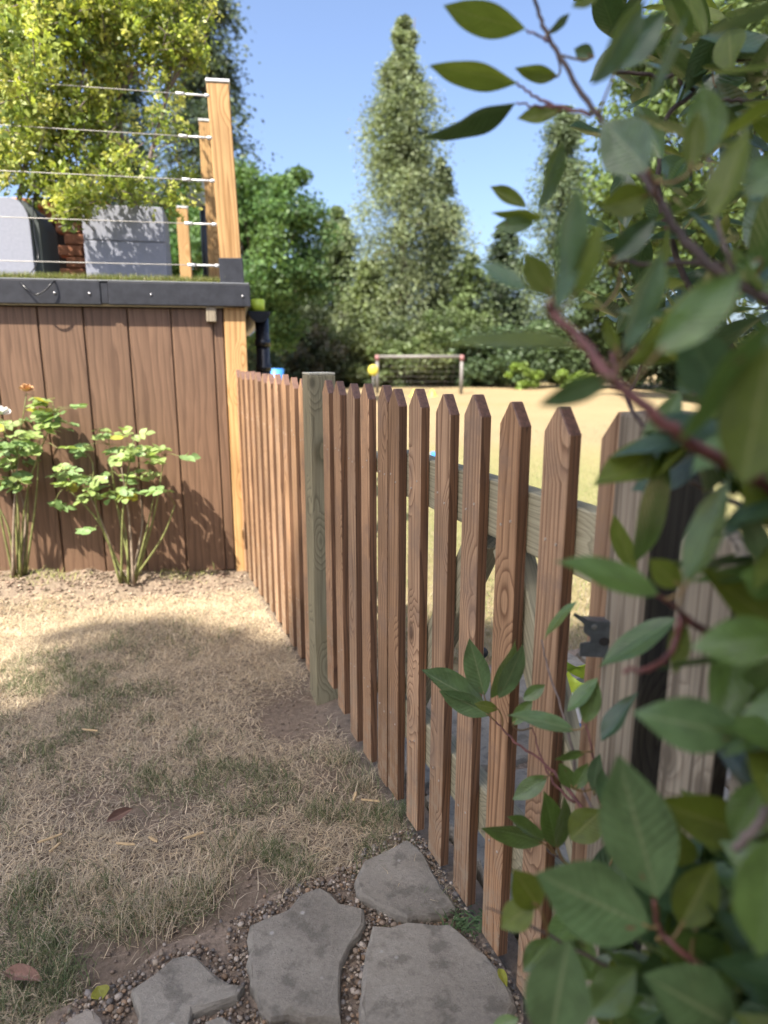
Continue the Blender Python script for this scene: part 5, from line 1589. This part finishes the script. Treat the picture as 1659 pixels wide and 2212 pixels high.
# stones and litter in the bed
def litter(n):
    bm = bmesh.new(); bmesh.ops.create_icosphere(bm, subdivisions=1, radius=1.0)
    bv = np.array([v.co[:] for v in bm.verts]); bf = np.array([[v.index for v in f.verts] for f in bm.faces]); bm.free()
    t = rng.uniform(-0.05, 1.5, n); o = rng.uniform(0.02, 0.40, n)
    x = W0.x - WD.x * t + WN.x * o; y = W0.y - WD.y * t + WN.y * o
    r = rng.uniform(0.002, 0.009, n); z = ground_height(x, y) + r * .2
    b3 = bv[None] * np.stack([r * rng.uniform(.8, 1.6, n), r, r * rng.uniform(.4, .8, n)], 1)[:, None] * (1 + rng.uniform(-.2, .2, (n, len(bv), 1)))
    V = b3 + np.stack([x, y, z], 1)[:, None]
    F = bf[None] + (np.arange(n) * len(bv))[:, None, None]
    pal = np.array([(0.22, 0.15, 0.105), (0.17, 0.12, 0.085), (0.34, 0.26, 0.19), (0.12, 0.085, 0.06), (0.2, 0.14, 0.10)])
    col = pal[rng.integers(0, 5, n)] * rng.uniform(.7, 1.2, (n, 1))
    ob = link('bed_stones', np_mesh('bed_stones', V.reshape(-1, 3), F.reshape(-1, 3), False, np.repeat(col, len(bv), 0)), None, M['pebble'])
    tag(ob, 'loose clods and small stones along the foot of the brown wall', 'stones', None, 'stuff')


litter(1100)


def crumbs(n):
    bm = bmesh.new(); bmesh.ops.create_icosphere(bm, subdivisions=1, radius=1.0)
    bv = np.array([v.co[:] for v in bm.verts]); bf = np.array([[v.index for v in f.verts] for f in bm.faces]); bm.free()
    ss = rng.uniform(-1.0, 1.2, n); vv = rng.uniform(0.0, 1.7, n)
    x = F0.x + U2.x * ss - NB.x * vv; y = F0.y + U2.y * ss - NB.y * vv
    r = rng.uniform(0.0012, 0.005, n) ; z = ground_height(x, y) + r * .1
    b3 = bv[None] * np.stack([r * rng.uniform(.8, 1.6, n), r, r * rng.uniform(.4, .8, n)], 1)[:, None] * (1 + rng.uniform(-.3, .3, (n, len(bv), 1)))
    V = b3 + np.stack([x, y, z], 1)[:, None]
    F = bf[None] + (np.arange(n) * len(bv))[:, None, None]
    col = np.array([(0.22, 0.165, 0.12)]) * rng.uniform(.55, 1.3, (n, 1))
    ob = link('soil_crumbs', np_mesh('soil_crumbs', V.reshape(-1, 3), F.reshape(-1, 3), False, np.repeat(col, len(bv), 0)), soil, M['pebble'])
    tag(ob, None, None, None, 'stuff')


crumbs(5000)
# weeds at the foot of the wall
for (px, py, lab) in ((95, 1262, 'green weed tuft in the bed left of the middle rose'), (395, 1240, 'thin green weed by the foot of the wall near the fence')):
    c = ground_at(px, py, 0.03)
    q = rng.normal(0, .06, (160, 2)) * np.array([1.5, .6]) + np.array([c.x, c.y])
    V, F, C_ = blades(q, rng.uniform(.015, .06, 160), rng.uniform(.0015, .003, 160), np.clip(rng.normal(.6, .3, 160), 0, 1.3), np.array([(0.30, 0.32, 0.11)]) * rng.uniform(.6, 1.3, (160, 1)), .5)
    o = link('weed', np_mesh('weed', V, F, True, C_), None, M['grassblade']); tag(o, lab, 'weed', None, 'stuff')

# fallen leaves and wood chips on the dry lawn
DL = leaf_mesh('fallen_leaf', 0.5, 0.5, 0.05); DL.materials.append(M['dead_leaf'])
YL = leaf_mesh('fallen_leaf', 0.3, 0.4, 0.05); YL.materials.append(ROSE['y'])


def fallen(b0, t0, w, me, label, zb=.02, zt=.03, roll=0.3):
    b0 = ground_at(*b0, zb); t0 = ground_at(*t0, zt)
    x = (t0 - b0); ln = x.length; x.normalize(); z = Vector((0, -.2, 1)); z = (z - x * z.dot(x)).normalized(); y = z.cross(x)
    qq = Matrix.Rotation(roll, 3, x)
    o = link('fallen_leaf', me); o.matrix_world = Matrix.Translation(b0) @ Matrix((x * ln, (qq @ y) * w, (qq @ z) * ln)).transposed().to_4x4()
    tag(o, label, 'leaf', 'fallen leaves on the ground')


fallen((229, 1776), (287, 1746), .024, DL, 'curled brown fallen leaf in the middle of the dry grass', .022, .032, .5)
fallen((92, 2118), (4, 2100), .026, DL, 'flat brown fallen leaf at the lower left corner', .02, .02, -.1)
fallen((222, 2158), (210, 2130), .03, YL, 'small yellow fallen leaf beside the lower left flagstone', .014, .02, .1)
fallen((1078, 2092), (1096, 2132), .014, YL, 'small yellow leaf lying at the foot of the gate pickets', .03, .035, .2)


def chip(px, py, ln, az, label):
    me = prism_mesh('wood_chip', [(-ln / 2, 0), (ln / 2 * .8, -.002), (ln / 2, .004), (ln * .1, .007), (-ln / 2 * .9, .005)], .004, .0008)
    o = link('wood_chip', me, None, M['chip']); p = ground_at(px, py, .026); o.location = p; o.rotation_euler = (R(70), 0, az)
    tag(o, label, 'wood chip', 'wood chips on the dry grass')


chip(108, 1812, .05, .6, 'split wood chip at the left of the dry grass'); chip(118, 1832, .03, 1.2, 'short wood chip just below the split one on the left')
chip(272, 1824, .045, -.1, 'wood chip below the curled brown leaf'); chip(332, 1814, .03, -.6, 'short wood chip between two longer ones')
chip(418, 1806, .045, .5, 'pale wood chip nearest the middle of the dry grass'); chip(800, 1730, .045, -.15, 'pale wood chip lying near the fence foot')
chip(765, 1722, .035, 1.4, 'upright thin wood chip near the fence foot'); chip(195, 1578, .05, -.2, 'long wood chip up in the shaded grass on the left')

# small weed clump at the gate foot
c = ground_at(1000, 1985, .02)
q = rng.normal(0, .018, (90, 2)) * np.array([1.4, 1]) + np.array([c.x, c.y])
V, F, C_ = blades(q, rng.uniform(.012, .035, 90), rng.uniform(.003, .006, 90), np.clip(rng.normal(1., .3, 90), 0, 1.4), np.array([(0.09, 0.14, 0.06)]) * rng.uniform(.6, 1.3, (90, 1)), .5, 3, lambda x, y: np.full(len(x), .016))
o = link('weed', np_mesh('weed', V, F, True, C_), None, M['grassblade']); tag(o, 'small green weed between two flagstones at the gate foot', 'weed', None, 'stuff')

# ------------------------------------------------------------------ things on the far lawn
YG_ = 21.0
gl = gnd(815, YG_); gr_ = gnd(996, YG_ - .2)
goal = empty('football_goal', (gl + gr_) / 2, 'small faded football goal with red corner joints at the end of the lawn', 'goal')
gh = at(815, 769, YG_).z + .0
for b0 in (gl, gr_):
    o = link('goal_post', tubes_mesh('goal_post', [([b0, Vector((b0.x, b0.y, gh - .06))], .052)], 10), None, M['goal_white']); under(o, goal)
    o = link('corner_joint', tubes_mesh('corner_joint', [([Vector((b0.x, b0.y, gh - .14)), Vector((b0.x, b0.y, gh + .03))], .066)], 10), None, M['goal_red']); under(o, goal)
o = link('crossbar', tubes_mesh('crossbar', [([Vector((gl.x, gl.y, gh - .02)), Vector((gr_.x, gr_.y, gh - .02))], .05)], 10), None, M['goal_white']); under(o, goal)
net = []
for i in range(0, 13):
    t = i / 12; a = Vector((gl.x, gl.y, 0)).lerp(Vector((gr_.x, gr_.y, 0)), t)
    net.append(([a + Vector((0, 0, gh - .03)), a + Vector((0, .9, 0))], .003))
for i in range(1, 7):
    t = i / 7
    net.append(([Vector((gl.x, gl.y + .9 * t, gh * (1 - t))), Vector((gr_.x, gr_.y + .9 * t, gh * (1 - t)))], .003))
o = link('net', tubes_mesh('net', net, 4), None, M['goal_white']); under(o, goal); tag(o, None, None, None, 'stuff')
# yellow disc marker on a thin post
mk = empty('marker_post', gnd(806, 20), 'round yellow marker on a thin post beside the left goal post', 'marker')
p = at(806, 800, 20); b0 = gnd(806, 20)
bm = bmesh.new(); bmesh.ops.create_uvsphere(bm, u_segments=16, v_segments=10, radius=.15); bmesh.ops.scale(bm, vec=(1, .45, 1.1), verts=bm.verts); bmesh.ops.translate(bm, vec=p, verts=bm.verts)
o = link('marker_head', bm_mesh('marker_head', bm, True), None, M['yellow']); under(o, mk)
o = link('pole', tubes_mesh('pole', [([b0, p], .025)], 8), None, M['goal_white']); under(o, mk)
for px, lab in ((895, 'small yellow cone on the far lawn in front of the goal centre'), (934, 'small yellow cone on the far lawn nearer the right goal post')):
    b0 = gnd(px, 19.5); bm = bmesh.new()
    bmesh.ops.create_cone(bm, cap_ends=True, segments=14, radius1=.13, radius2=.03, depth=.2, matrix=Matrix.Translation(b0 + Vector((0, 0, .1))))
    bmesh.ops.create_cone(bm, cap_ends=True, segments=14, radius1=.17, radius2=.16, depth=.015, matrix=Matrix.Translation(b0 + Vector((0, 0, .012))))
    o = link('marker_cone', bm_mesh('marker_cone', bm, False), None, M['yellow']); tag(o, lab, 'cone', 'yellow cones on the far lawn')
# blue bucket far behind the fence
b0 = at(597, 817, 12); bm = bmesh.new()
bmesh.ops.create_cone(bm, cap_ends=True, segments=20, radius1=.10, radius2=.13, depth=b0.z + .2, matrix=Matrix.Translation((b0.x, b0.y, (b0.z + .2) / 2 - .04)))
o = link('water_barrel', bm_mesh('water_barrel', bm, True), None, M['blue']); tag(o, 'blue plastic barrel peeping over the far end of the fence', 'barrel')
# blue crate on the grass behind the gate rail
bx = at(937, 992, 3.6); o = link('blue_tub', box_mesh('blue_tub', .06, .12, .05, .008, 2), None, M['blue'])
o = o
o.location = (bx.x, bx.y, 0.02); o.scale = (1, 1, 1)
bpos = ground_at(937, 990, 0.0)
o.location = (bpos.x, bpos.y, 0.03); o.scale = (1.0, 1.4, 1.2); tag(o, 'blue plastic tub on the lawn seen just above the gate rail', 'tub')


# crumpled compost bag beyond the gate
def bag():
    bpos = at(1248, 1572, 1.72)
    t = empty('compost_bag', bpos, 'crumpled plastic sack, lime, white and blue, lying beyond the gate', 'sack')
    for i, (m, z0, z1) in enumerate((('blue', .0, .06), ('white', .06, .13), ('lime', .13, .17))):
        n, h = 20, 5
        V = []; F = []
        for k in range(h + 1):
            f = k / h; z = z0 + (z1 - z0) * f
            rad = .075 * math.sqrt(max(.02, 1 - (z / .23) ** 2))
            for a in range(n):
                an = a / n * 6.283
                rr2 = rad * (1 + .10 * math.sin(an * 5 + z * 30) + .05 * math.sin(an * 9 + i))
                V.append((bpos.x + math.cos(an) * rr2 * 1.2, bpos.y + math.sin(an) * rr2, bpos.z + z + .012 * math.sin(an * 4 + k)))
        for k in range(h):
            for a in range(n):
                F.append((k * n + a, k * n + (a + 1) % n, (k + 1) * n + (a + 1) % n, (k + 1) * n + a))
        o = link('sack_panel', np_mesh('sack_panel', V, F, True), None, M[m]); under(o, t)


bag()
